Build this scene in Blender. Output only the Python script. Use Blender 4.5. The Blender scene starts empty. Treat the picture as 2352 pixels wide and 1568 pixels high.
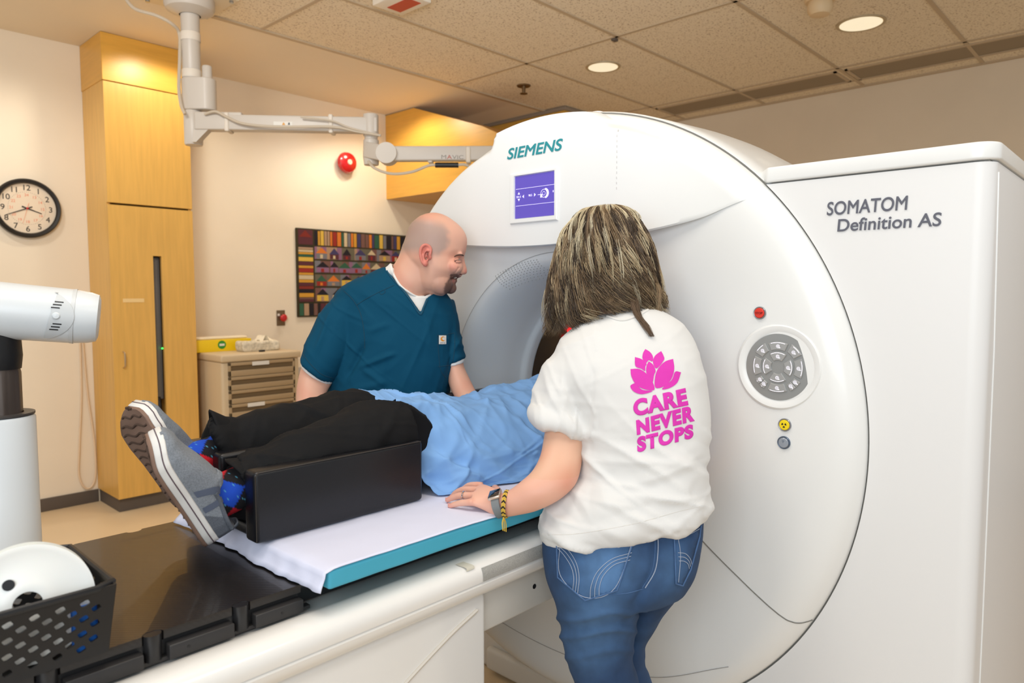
import bpy, bmesh, math, random
import numpy as np
from mathutils import Vector, Matrix, noise
from mathutils.bvhtree import BVHTree

SC = bpy.context.scene
COL = SC.collection
PI = math.pi

# ------------------------------------------------------------------ camera
F_PX, W_PX, H_PX = 1628.0, 2352, 1568
PITCH, YAW, CAM_H = math.radians(3.94), math.radians(43.2), 1.42
F0 = Vector((math.cos(YAW), math.sin(YAW), 0))
RT = Vector((math.sin(YAW), -math.cos(YAW), 0))
FW = F0 * math.cos(PITCH) - Vector((0, 0, 1)) * math.sin(PITCH)
UP = Vector((0, 0, 1)) * math.cos(PITCH) + F0 * math.sin(PITCH)
CAM = Vector((0, 0, CAM_H))
cam_d = bpy.data.cameras.new('camera')
cam_d.sensor_width = 36.0
cam_d.lens = F_PX / W_PX * 36.0
cam_d.clip_start = 0.05
cam_d.dof.use_dof = True
cam_d.dof.focus_distance = 1.75
cam_d.dof.aperture_fstop = 4.5
cam = bpy.data.objects.new('camera', cam_d)
COL.objects.link(cam)
rot = Matrix((RT, UP, -FW)).transposed()
cam.matrix_world = Matrix.Translation(CAM) @ rot.to_4x4()
SC.camera = cam

# ------------------------------------------------------------------ light
SC.view_settings.view_transform = 'Standard'
SC.view_settings.look = 'None'
SC.view_settings.gamma = 1.0
SC.view_settings.use_curve_mapping = False
SC.view_settings.exposure = 0.0
wd = bpy.data.worlds.new('world')
SC.world = wd
wd.use_nodes = True
wd.node_tree.nodes['Background'].inputs[0].default_value = (0.95, 0.975, 1.0, 1)
wd.node_tree.nodes['Background'].inputs[1].default_value = 0.50

def lamp(name, kind, loc, target, power, color, **kw):
    d = bpy.data.lights.new(name, kind)
    d.energy = power
    d.color = color
    for k, v in kw.items():
        setattr(d, k, v)
    o = bpy.data.objects.new(name, d)
    COL.objects.link(o)
    o.location = loc
    o.rotation_euler = (Vector(target) - Vector(loc)).to_track_quat('-Z', 'Y').to_euler()
    return o
# added soft fill lamp behind the camera, out of view; no window there
lamp('front_fill', 'AREA', (-1.3, -0.5, 2.0), (1.6, 1.6, 2.15), 46, (0.84, 0.93, 1.0), shape='RECTANGLE', size=2.2, size_y=1.5)
# added overhead fill panels out of view, without any fitting
lamp('overhead_fill', 'AREA', (0.4, 1.3, 3.0), (0.4, 1.3, 0), 16, (1.0, 0.965, 0.91), shape='RECTANGLE', size=1.2, size_y=0.6)
lamp('overhead_fill', 'AREA', (1.2, -0.5, 3.0), (1.2, -0.5, 0), 16, (1.0, 0.965, 0.91), shape='RECTANGLE', size=1.2, size_y=0.6)
# added unseen spot behind the camera, aimed up to brighten the ceiling
lamp('ceiling_fill', 'SPOT', (-0.4, -0.4, 1.7), (1.5, 1.5, 3.03), 360, (0.92, 0.96, 1.0), spot_size=math.radians(54), spot_blend=1.0, shadow_soft_size=0.4)
# added unseen spot past the left edge of view, brightens the back wall
lamp('back_wall_fill', 'SPOT', (0.15, 2.1, 2.95), (1.9, 5.3, 1.3), 140, (1.0, 0.97, 0.92), spot_size=math.radians(95), spot_blend=0.8, shadow_soft_size=0.25)
# wall washers over the timber
WARM = (1.0, 0.9, 0.7)

# ------------------------------------------------------------------ helpers
def ray(u, v):
    return FW * F_PX + RT * (u - W_PX / 2) + UP * (H_PX / 2 - v)
def atd(u, v, d):
    return CAM + ray(u, v) * (d / F_PX)
def aty(u, v, y):
    r = ray(u, v)
    return CAM + r * (y / r.y)
def atx(u, v, x):
    r = ray(u, v)
    return CAM + r * (x / r.x)
def atz(u, v, z):
    r = ray(u, v)
    return CAM + r * ((z - CAM_H) / r.z)

def lin(c):
    return tuple((x / 12.92 if x <= 0.04045 else ((x + 0.055) / 1.055) ** 2.4) for x in (v / 255.0 for v in c))
MATS = {}
def mat(name, rgb, rough=0.5, metal=0.0, spec=0.5, bump=0.0, bscale=200, var=0.0, vscale=8, coat=0.0, emit=None, estr=1.0, attr=False, sss=0.0, stretch=None, sheen=0.0):
    if name in MATS:
        return MATS[name]
    m = bpy.data.materials.new(name)
    m.use_nodes = True
    nt = m.node_tree
    b = nt.nodes['Principled BSDF']
    c = lin(rgb) + (1,)
    b.inputs['Base Color'].default_value = c
    b.inputs['Roughness'].default_value = rough
    b.inputs['Metallic'].default_value = metal
    b.inputs['Specular IOR Level'].default_value = spec
    b.inputs['Coat Weight'].default_value = coat
    if sheen:
        b.inputs['Sheen Weight'].default_value = sheen
    if sss:
        b.inputs['Subsurface Weight'].default_value = sss
        b.inputs['Subsurface Radius'].default_value = (0.01, 0.004, 0.002)
        b.inputs['Subsurface Scale'].default_value = 1.0
    tc = nt.nodes.new('ShaderNodeTexCoord')
    src = tc.outputs['Object']
    if stretch:
        mp = nt.nodes.new('ShaderNodeMapping')
        mp.inputs['Scale'].default_value = stretch
        nt.links.new(src, mp.inputs[0])
        src = mp.outputs[0]
    base = None
    if attr:
        a = nt.nodes.new('ShaderNodeVertexColor')
        a.layer_name = 'Col'
        base = a.outputs[0]
        nt.links.new(base, b.inputs['Base Color'])
    if var:
        n = nt.nodes.new('ShaderNodeTexNoise')
        n.inputs['Scale'].default_value = vscale
        n.inputs['Detail'].default_value = 6
        nt.links.new(src, n.inputs['Vector'])
        mx = nt.nodes.new('ShaderNodeMix')
        mx.data_type = 'RGBA'
        mx.blend_type = 'MULTIPLY'
        mx.inputs[0].default_value = 1.0
        rp = nt.nodes.new('ShaderNodeValToRGB')
        rp.color_ramp.elements[0].position = 0.3
        rp.color_ramp.elements[1].position = 0.7
        rp.color_ramp.elements[0].color = (1 - var, 1 - var, 1 - var, 1)
        nt.links.new(n.outputs['Fac'], rp.inputs[0])
        if base is not None:
            nt.links.new(base, mx.inputs[6])
        else:
            mx.inputs[6].default_value = c
        nt.links.new(rp.outputs[0], mx.inputs[7])
        nt.links.new(mx.outputs[2], b.inputs['Base Color'])
    if bump:
        n2 = nt.nodes.new('ShaderNodeTexNoise')
        n2.inputs['Scale'].default_value = bscale
        n2.inputs['Detail'].default_value = 4
        nt.links.new(src, n2.inputs['Vector'])
        bp = nt.nodes.new('ShaderNodeBump')
        bp.inputs['Strength'].default_value = bump
        bp.inputs['Distance'].default_value = 0.002
        nt.links.new(n2.outputs['Fac'], bp.inputs['Height'])
        nt.links.new(bp.outputs[0], b.inputs['Normal'])
    if emit:
        b.inputs['Emission Color'].default_value = lin(emit) + (1,)
        b.inputs['Emission Strength'].default_value = estr
    MATS[name] = m
    return m

class B:
    """collects shapes, links them as ONE mesh object"""
    def __init__(s):
        s.v, s.f, s.mi = [], [], []
        s.m = 0
        s.cols = None
    def add(s, vs, fs):
        k = len(s.v)
        s.v += [tuple(p) for p in vs]
        s.f += [tuple(i + k for i in f) for f in fs]
        s.mi += [s.m] * len(fs)
        return s
    def box(s, lo, hi, bev=0.0, seg=3):
        if bev <= 0:
            x0, y0, z0 = lo
            x1, y1, z1 = hi
            return s.add([(x0, y0, z0), (x1, y0, z0), (x1, y1, z0), (x0, y1, z0), (x0, y0, z1), (x1, y0, z1), (x1, y1, z1), (x0, y1, z1)],
                         [(0, 3, 2, 1), (4, 5, 6, 7), (0, 1, 5, 4), (1, 2, 6, 5), (2, 3, 7, 6), (3, 0, 4, 7)])
        bm = bmesh.new()
        bmesh.ops.create_cube(bm, size=1)
        for q in bm.verts:
            q.co = Vector([lo[i] + (q.co[i] + 0.5) * (hi[i] - lo[i]) for i in range(3)])
        bmesh.ops.bevel(bm, geom=bm.edges[:], offset=bev, segments=seg, affect='EDGES', profile=0.5)
        return s.bm(bm)
    def bm(s, bm):
        bm.verts.index_update()
        s.add([q.co[:] for q in bm.verts], [[q.index for q in f.verts] for f in bm.faces])
        bm.free()
        return s
    def obox(s, c, ax, ay, az, bev=0.0):
        t = B().box((-1, -1, -1), (1, 1, 1))
        if bev:
            sx, sy, sz = Vector(ax).length, Vector(ay).length, Vector(az).length
            t = B().box((-sx, -sy, -sz), (sx, sy, sz), bev)
            ax, ay, az = Vector(ax).normalized(), Vector(ay).normalized(), Vector(az).normalized()
        c, ax, ay, az = Vector(c), Vector(ax), Vector(ay), Vector(az)
        return s.add([c + ax * p[0] + ay * p[1] + az * p[2] for p in t.v], t.f)
    def loft(s, rings, cap=True, close=True):
        n = len(rings[0])
        vs = [p for r in rings for p in r]
        fs = []
        for i in range(len(rings) - 1):
            for j in range(n if close else n - 1):
                a, b = i * n + j, i * n + (j + 1) % n
                fs.append((a, b, b + n, a + n))
        if cap:
            fs.append(tuple(range(n - 1, -1, -1)))
            fs.append(tuple((len(rings) - 1) * n + j for j in range(n)))
        return s.add(vs, fs)
    def cyl(s, p0, p1, r0, r1=None, n=32, cap=True):
        return s.tube([p0, p1], [r0, r0 if r1 is None else r1], n, cap)
    def tube(s, path, r, n=10, cap=True):
        path = [Vector(p) for p in path]
        rs = r if isinstance(r, (list, tuple)) else [r] * len(path)
        rings = []
        t0 = (path[1] - path[0]).normalized()
        a = t0.orthogonal().normalized()
        for i, p in enumerate(path):
            t = (path[min(i + 1, len(path) - 1)] - path[max(i - 1, 0)]).normalized()
            a = (a - t * a.dot(t))
            a = a.normalized() if a.length > 1e-6 else t.orthogonal().normalized()
            b = t.cross(a)
            rings.append([p + (a * math.cos(2 * PI * k / n) + b * math.sin(2 * PI * k / n)) * rs[i] for k in range(n)])
        return s.loft(rings, cap)
    def lathe(s, prof, o, axis, n=64, cap=False, a0=0.0, a1=2 * PI):
        axis = Vector(axis).normalized()
        x = axis.orthogonal().normalized()
        y = axis.cross(x)
        o = Vector(o)
        full = abs(a1 - a0 - 2 * PI) < 1e-6
        k = n if full else n + 1
        rings = [[o + axis * h + (x * math.cos(a0 + (a1 - a0) * j / n) + y * math.sin(a0 + (a1 - a0) * j / n)) * max(r, 1e-5) for j in range(k)] for r, h in prof]
        return s.loft(rings, cap, full)
    def sphere(s, c, rx, ry=None, rz=None, n=24, m=16):
        ry = ry or rx
        rz = rz or rx
        c = Vector(c)
        rings = []
        for i in range(m + 1):
            t = PI * i / m
            st = max(math.sin(t), 1e-3)
            rings.append([c + Vector((rx * st * math.cos(2 * PI * j / n), ry * st * math.sin(2 * PI * j / n), rz * -math.cos(t))) for j in range(n)])
        return s.loft(rings, True)
    def prism(s, poly, o, ax, ay, ext):
        """polygon (2D list) in the plane o+ax,ay extruded by vector ext"""
        o, ax, ay, ext = Vector(o), Vector(ax), Vector(ay), Vector(ext)
        a = [o + ax * p[0] + ay * p[1] for p in poly]
        return s.loft([a, [p + ext for p in a]], True)
    def grid(s, fn, nu, nv, closeu=False):
        vs = [fn(i / nu, j / nv) for j in range(nv + 1) for i in range(nu + 1)]
        fs = [(j * (nu + 1) + i, j * (nu + 1) + i + 1, (j + 1) * (nu + 1) + i + 1, (j + 1) * (nu + 1) + i) for j in range(nv) for i in range(nu)]
        return s.add(vs, fs)
    def bevel(s, w, seg=2, ang=0.5):
        bm = bmesh.new()
        vv = [bm.verts.new(p) for p in s.v]
        for f, k in zip(s.f, s.mi):
            try:
                q = bm.faces.new([vv[i] for i in f])
                q.material_index = k
            except ValueError:
                pass
        bmesh.ops.recalc_face_normals(bm, faces=bm.faces[:])
        es = [e for e in bm.edges if len(e.link_faces) == 2 and e.calc_face_angle(0) > ang]
        bmesh.ops.bevel(bm, geom=es, offset=w, segments=seg, affect='EDGES', profile=0.5)
        bm.verts.index_update()
        s.v = [q.co[:] for q in bm.verts]
        s.f = [tuple(q.index for q in f.verts) for f in bm.faces]
        s.mi = [f.material_index for f in bm.faces]
        bm.free()
        return s
    def mesh(s, name, fixn=True):
        me = bpy.data.meshes.new(name)
        me.from_pydata([tuple(p) for p in s.v], [], s.f)
        me.polygons.foreach_set('material_index', s.mi)
        if fixn:
            bm = bmesh.new()
            bm.from_mesh(me)
            bmesh.ops.recalc_face_normals(bm, faces=bm.faces[:])
            bm.to_mesh(me)
            bm.free()
        me.update()
        return me
    def build(s, name, mats, parent=None, smooth=35, fixn=True):
        me = s.mesh(name, fixn)
        return link(name, me, mats, parent, smooth)

def link(name, me, mats, parent=None, smooth=35):
    for m in (mats if isinstance(mats, (list, tuple)) else [mats]):
        me.materials.append(m)
    if smooth:
        me.polygons.foreach_set('use_smooth', [True] * len(me.polygons))
        if smooth < 180:
            me.set_sharp_from_angle(angle=math.radians(smooth))
    o = bpy.data.objects.new(name, me)
    COL.objects.link(o)
    if parent is not None:
        o.parent = parent
        o.matrix_parent_inverse = parent.matrix_world.inverted()
    return o

def thing(name, label, cat, loc=(0, 0, 0), group=None):
    o = bpy.data.objects.new(name, None)
    COL.objects.link(o)
    o.location = loc
    o.matrix_world = Matrix.Translation(loc)
    o.empty_display_size = 0.05
    return tag(o, label, cat, group)
def tag(o, label, cat, group=None):
    o['label'] = label
    o['category'] = cat
    if group:
        o['group'] = group
    return o
def struct(o):
    o['kind'] = 'structure'
    return o

def text_mesh(body, size, o, ax, ay, depth=0.0006, offset=0.0, shear=0.0, align='LEFT', width=None, space=1.0):
    """mesh data of lettering in the plane o,ax,ay; width fits the line, offset thickens the strokes"""
    cu = bpy.data.curves.new('lettering', 'FONT')
    cu.body = body
    cu.size = 1.0
    cu.bevel_depth = offset
    cu.bevel_resolution = 1
    cu.shear = shear
    cu.space_character = space
    cu.align_x = align
    cu.resolution_u = 6
    ob = bpy.data.objects.new('lettering', cu)
    COL.objects.link(ob)
    dg = bpy.context.evaluated_depsgraph_get()
    me = bpy.data.meshes.new_from_object(ob.evaluated_get(dg))
    bpy.data.objects.remove(ob)
    bpy.data.curves.remove(cu)
    vs = [q.co.copy() for q in me.vertices]
    fs = [list(p.vertices) for p in me.polygons]
    bpy.data.meshes.remove(me)
    sx = size
    if width:
        x0, x1 = min(q.x for q in vs), max(q.x for q in vs)
        sx = width / (x1 - x0)
        for q in vs:
            q.x -= x0
    ax, ay, o = Vector(ax).normalized(), Vector(ay).normalized(), Vector(o)
    nz = ax.cross(ay)
    out = [o + ax * (q.x * sx) + ay * (q.y * size) + nz * (depth + (0.0004 * (q.z / offset) if offset else 0)) for q in vs]
    return B().add(out, fs)

def bvh_of(o):
    me = o.data
    mw = o.matrix_world
    return BVHTree.FromPolygons([mw @ q.co for q in me.vertices], [tuple(p.vertices) for p in me.polygons])

def subdivide(b, maxlen):
    bm = bmesh.new()
    vv = [bm.verts.new(p) for p in b.v]
    for f in b.f:
        try:
            bm.faces.new([vv[i] for i in f])
        except ValueError:
            pass
    bmesh.ops.triangulate(bm, faces=bm.faces[:])
    for _ in range(7):
        es = [e for e in bm.edges if e.calc_length() > maxlen]
        if not es:
            break
        bmesh.ops.subdivide_edges(bm, edges=es, cuts=1)
        bmesh.ops.triangulate(bm, faces=[f for f in bm.faces if len(f.verts) > 3])
    return B().bm(bm)

def drape(b, bvh, d, off):
    """drop every vertex of b along direction d on to the surface"""
    d = Vector(d).normalized()
    out = []
    for p in b.v:
        h = bvh.ray_cast(Vector(p) - d * 0.4, d)
        out.append(tuple(h[0] - d * off) if h[0] is not None else p)
    b.v = out
    return b

def voxel(b, size, smooth=6, name='tmp'):
    """fuse the shapes of b into one continuous surface"""
    me = b.mesh(name)
    ob = bpy.data.objects.new(name, me)
    COL.objects.link(ob)
    m = ob.modifiers.new('r', 'REMESH')
    m.mode = 'VOXEL'
    m.voxel_size = size
    if smooth:
        m2 = ob.modifiers.new('s', 'SMOOTH')
        m2.factor = 0.5
        m2.iterations = smooth
    dg = bpy.context.evaluated_depsgraph_get()
    dg.update()
    out = bpy.data.meshes.new_from_object(ob.evaluated_get(dg))
    bpy.data.objects.remove(ob)
    bpy.data.meshes.remove(me)
    return out

def paint(me, fn):
    a = me.color_attributes.new('Col', 'FLOAT_COLOR', 'POINT')
    buf = np.ones((len(me.vertices), 4), dtype=np.float32)
    for i, q in enumerate(me.vertices):
        buf[i, :3] = fn(q.co)
    a.data.foreach_set('color', buf.ravel())

def sm(a, b, x):
    t = min(1.0, max(0.0, (x - a) / (b - a)))
    return t * t * (3 - 2 * t)
def lerp(a, b, t):
    return a + (b - a) * t
def interp(x, xs, ys):
    return float(np.interp(x, xs, ys))
def smooth_path(pts, n):
    """Catmull-Rom through pts"""
    pts = [Vector(p) for p in pts]
    q = [pts[0] * 2 - pts[1]] + pts + [pts[-1] * 2 - pts[-2]]
    out = []
    seg = len(pts) - 1
    for k in range(n + 1):
        t = k / n * seg
        i = min(int(t), seg - 1)
        t -= i
        p0, p1, p2, p3 = q[i:i + 4]
        out.append(0.5 * ((2 * p1) + (p2 - p0) * t + (2 * p0 - 5 * p1 + 4 * p2 - p3) * t * t + (3 * p1 - p0 - 3 * p2 + p3) * t ** 3))
    return out
# ------------------------------------------------------------------ the setting
ZC, YW, XW = 3.03, 5.32, 6.0
M_wall = mat('wall_paint', (240, 226, 204), 0.75, var=0.04, vscale=3, bump=0.15, bscale=300)
M_ceilpaint = mat('ceiling_paint', (238, 224, 202), 0.8)
M_white = mat('white_shell', (240, 241, 240), 0.3, coat=0.15)
M_wood = mat('maple', (228, 178, 92), 0.35, var=0.14, vscale=5, stretch=(9, 9, 0.6))
M_woodh = mat('maple_horizontal', (228, 172, 74), 0.35, var=0.12, vscale=5, stretch=(0.8, 0.8, 10))
M_base = mat('rubber_base', (92, 82, 74), 0.6)
M_black = mat('black_plastic', (22, 22, 24), 0.4)

b = B(); b.box((-2.5, -3, -0.05), (XW + 0.1, YW + 0.1, 0))
struct(b.build('floor', mat('vinyl_floor', (224, 198, 160), 0.35, var=0.06, vscale=2), smooth=0))
b = B(); b.box((-2.5, YW, 0), (XW + 0.1, YW + 0.1, ZC + 0.1))
struct(b.build('wall_back', M_wall, smooth=0))
b = B(); b.box((XW, -3, 0), (XW + 0.1, YW, ZC + 0.1))
struct(b.build('wall_right', M_wall, smooth=0))

# acoustic ceiling with speckled tiles
m = mat('acoustic_tile', (238, 224, 200), 0.9, bump=0.5, bscale=120)
nt = m.node_tree
n = nt.nodes.new('ShaderNodeTexNoise'); n.inputs['Scale'].default_value = 90; n.inputs['Detail'].default_value = 3
tcn = [q for q in nt.nodes if q.type == 'TEX_COORD'][0]
nt.links.new(tcn.outputs['Object'], n.inputs['Vector'])
rp = nt.nodes.new('ShaderNodeValToRGB')
rp.color_ramp.elements[0].position = 0.34; rp.color_ramp.elements[1].position = 0.44
rp.color_ramp.elements[0].color = lin((190, 168, 140)) + (1,); rp.color_ramp.elements[1].color = lin((240, 226, 202)) + (1,)
nt.links.new(n.outputs['Fac'], rp.inputs[0]); nt.links.new(rp.outputs[0], nt.nodes['Principled BSDF'].inputs['Base Color'])
b = B(); b.box((-0.6, -1.2, ZC), (XW, 4.19, ZC + 0.06))
struct(b.build('ceiling', m, smooth=0))
b = B(); b.box((-0.6, 4.19, ZC - 0.004), (XW, YW, ZC + 0.06))
struct(b.build('trim_1', M_ceilpaint, smooth=0))
b = B()
for y in (3.42, 2.655, 1.865, 1.08, 0.3, -0.5):
    b.box((-0.6, y - 0.012, ZC - 0.006), (XW, y + 0.012, ZC + 0.01))
b.box((-0.6, 4.165, ZC - 0.01), (XW, 4.2, ZC + 0.01))
for x in (0.62, 2.2, 3.79, 5.4):
    b.box((x - 0.012, -1.2, ZC - 0.006), (x + 0.012, 4.19, ZC + 0.01))
b.box((5.80, -1.2, ZC - 0.005), (5.82, 4.19, ZC + 0.01))
b.box((XW - 0.03, -1.2, ZC - 0.012), (XW, YW, ZC + 0.01))
struct(b.build('trim_2', mat('ceiling_grid', (196, 176, 148), 0.6), smooth=0))
b = B()
b.box((-2.5, YW - 0.012, 0), (1.535, YW, 0.085), 0.003)
b.box((2.06, YW - 0.012, 0), (XW, YW, 0.085), 0.003)
struct(b.build('baseboard_back', M_base))
b = B(); b.box((XW - 0.012, -3, 0), (XW, YW - 0.02, 0.085), 0.003)
struct(b.build('baseboard_right', M_base))

# timber bulkheads under the ceiling at the back
b = B()
xb = 3.99
def byz(u, v):
    p = atx(u, v, xb); return (p.y, p.z)
b.prism([(YW, 2.27), (3.9, 2.27), (3.9, byz(1180, 322)[1] - 0.1), byz(1180, 322), byz(1107, 289), (4.935, ZC - 0.006), (YW, ZC - 0.006)], (xb, 0, 0), (0, 1, 0), (0, 0, 1), (0.55, 0, 0))
struct(b.build('trim_3', M_woodh, smooth=20))
b = B(); b.box((4.87, 3.95, 2.3), (5.9, 5.0, ZC - 0.035), 0.004)
struct(b.build('trim_4', M_woodh, smooth=20))
b = B(); b.box((4.855, 3.93, ZC - 0.035), (5.9, 5.0, ZC - 0.005), 0.004); b.box((3.985, 4.93, ZC - 0.012), (4.0, YW, ZC - 0.004))
struct(b.build('trim_5', mat('grey_trim', (150, 134, 116), 0.6), smooth=20))
b = B()
b.box((4.12, 4.1, 2.262), (4.3, 4.6, 2.27), 0.002)
tag(b.build('bulkhead_vent', mat('vent_grey', (150, 132, 110), 0.6)), 'small pale vent let into the underside of the maple bulkhead', 'vent')

# ------------------------------------------------------------------ fixtures on ceiling and walls
def downlight(x, y, r, label, power, col=(1.0, 0.95, 0.85)):
    t = thing('downlight', label, 'ceiling light', (x, y, ZC), 'recessed downlights')
    bb = B().lathe([(r + 0.02, -0.001), (r + 0.018, -0.006), (r + 0.002, -0.006), (r, 0.0)], (x, y, ZC), (0, 0, 1), 40)
    bb.build('trim_ring', mat('ring_metal', (190, 172, 140), 0.4, 0.2), t)
    bb = B().lathe([(r, -0.0055), (r * 0.98, -0.005), (r * 0.8, -0.0045), (r * 0.5, -0.004), (0, -0.004)], (x, y, ZC), (0, 0, 1), 40)
    m = mat('lamp_reflector', (255, 248, 225), 0.3, emit=(255, 244, 214), estr=0.62)
    bb.build('reflector', m, t)
    lamp('downlight_lamp', 'SPOT', (x, y, ZC - 0.02), (x, y, 0), power, col, spot_size=math.radians(120), spot_blend=0.6, shadow_soft_size=0.08)
downlight(4.226, 3.076, 0.105, 'smaller recessed downlight, above the scanner dome', 20)
downlight(4.615, 1.466, 0.118, 'larger recessed downlight near the right-hand wall', 14)
# wall washers hidden in the ceiling
lamp('wall_washer', 'SPOT', (1.83, 4.5, ZC - 0.03), (1.83, 4.75, 0.6), 24, WARM, spot_size=math.radians(150), spot_blend=0.35, shadow_soft_size=0.06)
lamp('wall_washer', 'SPOT', (3.55, 4.72, ZC - 0.03), (3.95, 4.65, 0.6), 30, WARM, spot_size=math.radians(150), spot_blend=0.45, shadow_soft_size=0.06)
lamp('wall_washer', 'SPOT', (3.1, 4.55, ZC - 0.03), (3.1, 4.9, 0.6), 28, (1, 0.98, 0.94), spot_size=math.radians(140), spot_blend=0.6, shadow_soft_size=0.1)
lamp('wall_washer', 'SPOT', (0.6, 4.4, ZC - 0.03), (0.9, 4.9, 0.6), 38, (1, 0.98, 0.94), spot_size=math.radians(140), spot_blend=0.6, shadow_soft_size=0.1)

def slot(y0, y1, label):
    t = thing('slot_diffuser', label, 'air vent', (5.64, (y0 + y1) / 2, ZC), 'ceiling slot diffusers')
    bb = B()
    for lo, hi in (((5.47, y0, ZC - 0.008), (5.5, y1, ZC)), ((5.78, y0, ZC - 0.008), (5.8, y1, ZC)), ((5.47, y0, ZC - 0.008), (5.8, y0 + 0.02, ZC)), ((5.47, y1 - 0.02, ZC - 0.008), (5.8, y1, ZC))):
        bb.box(lo, hi)
    bb.build('frame', mat('ceiling_grid', (196, 176, 148)), t)
    bb = B().box((5.5, y0 + 0.02, ZC - 0.003), (5.78, y1 - 0.02, ZC + 0.001))
    bb.build('panel', mat('slot_grey', (150, 134, 110), 0.5, 0.3), t)
slot(1.90, 3.42, 'grey slot diffuser in the ceiling, left one, behind the scanner dome')
slot(0.2, 1.84, 'grey slot diffuser in the ceiling, right one, over the scanner side cabinet')

t = thing('sprinkler_head', 'small brass sprinkler head hanging from the ceiling tile', 'sprinkler', (4.18, 3.8, ZC))
B().lathe([(0.0, -0.008), (0.05, -0.008), (0.055, 0)], (4.18, 3.8, ZC), (0, 0, 1), 24).build('escutcheon', mat('brass_dark', (120, 96, 66), 0.4, 0.7), t)
bb = B().cyl((4.18, 3.8, ZC - 0.06), (4.18, 3.8, ZC), 0.012, 0.016, 16); bb.lathe([(0, -0.06), (0.03, -0.06), (0.03, -0.064), (0, -0.064)], (4.18, 3.8, ZC), (0, 0, 1), 20)
bb.build('nozzle', mat('brass_dark', (120, 96, 66)), t)
t = thing('smoke_detector', 'beige round detector on the ceiling at the top edge of the view', 'detector', (4.05, 1.5, ZC))
B().lathe([(0, -0.105), (0.05, -0.1), (0.065, -0.075), (0.065, -0.05), (0.06, -0.03)], (4.05, 1.5, ZC), (0, 0, 1), 32).build('cover', mat('detector_beige', (226, 200, 160), 0.5), t)
B().lathe([(0.075, -0.032), (0.08, -0.02), (0.08, 0)], (4.05, 1.5, ZC), (0, 0, 1), 32, True).build('mount', mat('detector_beige', (226, 200, 160)), t)
b = B().box((3.79, 2.67, ZC - 0.02), (3.83, 2.70, ZC), 0.004)
tag(b.build('ceiling_clip', M_base), 'tiny brown clip on a ceiling grid crossing', 'clip')
t = thing('ceiling_sign', 'white box sign on the ceiling, its lower edge at the top of the view', 'sign', (2.5, 3.15, ZC))
b = B().box((2.38, 3.02, ZC - 0.05), (2.58, 3.28, ZC), 0.006); b.build('housing', mat('sign_white', (236, 228, 214), 0.5), t)
b = B().box((2.45, 3.06, ZC - 0.052), (2.54, 3.24, ZC - 0.049)); b.build('red_panel', mat('sign_red', (196, 72, 50), 0.5), t)

# alarm bell
p = Vector((3.54, YW, 2.535))
t = thing('alarm_bell', 'red round alarm bell high on the back wall', 'bell', p)
B().lathe([(0.055, 0), (0.055, -0.03), (0.085, -0.032), (0.09, -0.045), (0.082, -0.07), (0.055, -0.088), (0.02, -0.094), (0, -0.094)], p, (0, 1, 0), 40).build('gong', mat('alarm_red', (196, 22, 26), 0.25, coat=0.5), t)
B().lathe([(0.024, -0.0935), (0.02, -0.1), (0, -0.101)], p, (0, 1, 0), 24).build('badge', mat('badge_cream', (226, 214, 190), 0.4), t)

# emergency push button
t = thing('push_button_plate', 'steel wall plate with red mushroom button, left of the quilt', 'switch', (2.915, YW, 1.215))
B().box((2.878, YW - 0.006, 1.152), (2.952, YW, 1.278), 0.003).build('plate', mat('brown_steel', (132, 112, 88), 0.35, 0.7), t)
B().lathe([(0.014, 0), (0.014, -0.025), (0.028, -0.026), (0.03, -0.036), (0.02, -0.046), (0, -0.049)], (2.922, YW - 0.006, 1.216), (0, 1, 0), 28).build('button', mat('alarm_red', (196, 22, 26)), t)
B().box((2.885, YW - 0.0075, 1.232), (2.905, YW - 0.005, 1.25)).build('label', mat('label_white', (226, 222, 214), 0.5), t)
t = thing('wall_outlet', 'small pale wall outlet low behind the man', 'outlet', (3.1, YW, 0.74))
B().box((3.06, YW - 0.006, 0.68), (3.14, YW, 0.8), 0.003).build('plate', mat('outlet_grey', (190, 180, 170), 0.5), t)
B().box((3.08, YW - 0.009, 0.7), (3.12, YW - 0.006, 0.735), 0.002).build('socket', M_base, t)
B().box((3.08, YW - 0.009, 0.745), (3.12, YW - 0.006, 0.78), 0.002).build('socket', M_base, t)

# ------------------------------------------------------------------ wall clock
c = Vector((1.195, YW, 1.948))
t = thing('wall_clock', 'round black-rimmed wall clock with cream face, reading twenty to four', 'clock', c)
B().lathe([(0.155, -0.03), (0.162, -0.042), (0.174, -0.044), (0.183, -0.034), (0.184, -0.01), (0.18, 0)], c, (0, 1, 0), 72).build('rim', mat('clock_black', (26, 22, 20), 0.3), t)
B().lathe([(0.158, -0.018), (0, -0.018)], c, (0, 1, 0), 64).build('face', mat('clock_face', (232, 214, 190), 0.6), t)
ax, ay = Vector((1, 0, 0)), Vector((0, 0, 1))
nb, nr = B(), B()
for k in range(1, 13):
    a = PI / 2 - k * PI / 6
    for bb, R, s, txt in ((nb, 0.128, 0.048, str(k)), (nr, 0.083, 0.024, str(k + 12))):
        q = c + ax * (R * math.cos(a)) + ay * (R * math.sin(a) - s * 0.33) + Vector((0, -0.0185, 0))
        tm = text_mesh(txt, s, q, ax, ay, 0.0, 0.01, align='CENTER')
        tm.build('numeral' if bb is nb else 'hour_mark', mat('clock_ink', (52, 44, 38), 0.6) if bb is nb else mat('clock_red', (232, 150, 116), 0.6), t, smooth=0)
rg = B()
for k in range(60):
    a = k * PI / 30
    q = c + ax * (0.101 * math.cos(a)) + ay * (0.101 * math.sin(a)) + Vector((0, -0.0188, 0))
    rg.box((q.x - 0.0012, q.y - 0.0003, q.z - 0.0012), (q.x + 0.0012, q.y, q.z + 0.0012))
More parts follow.
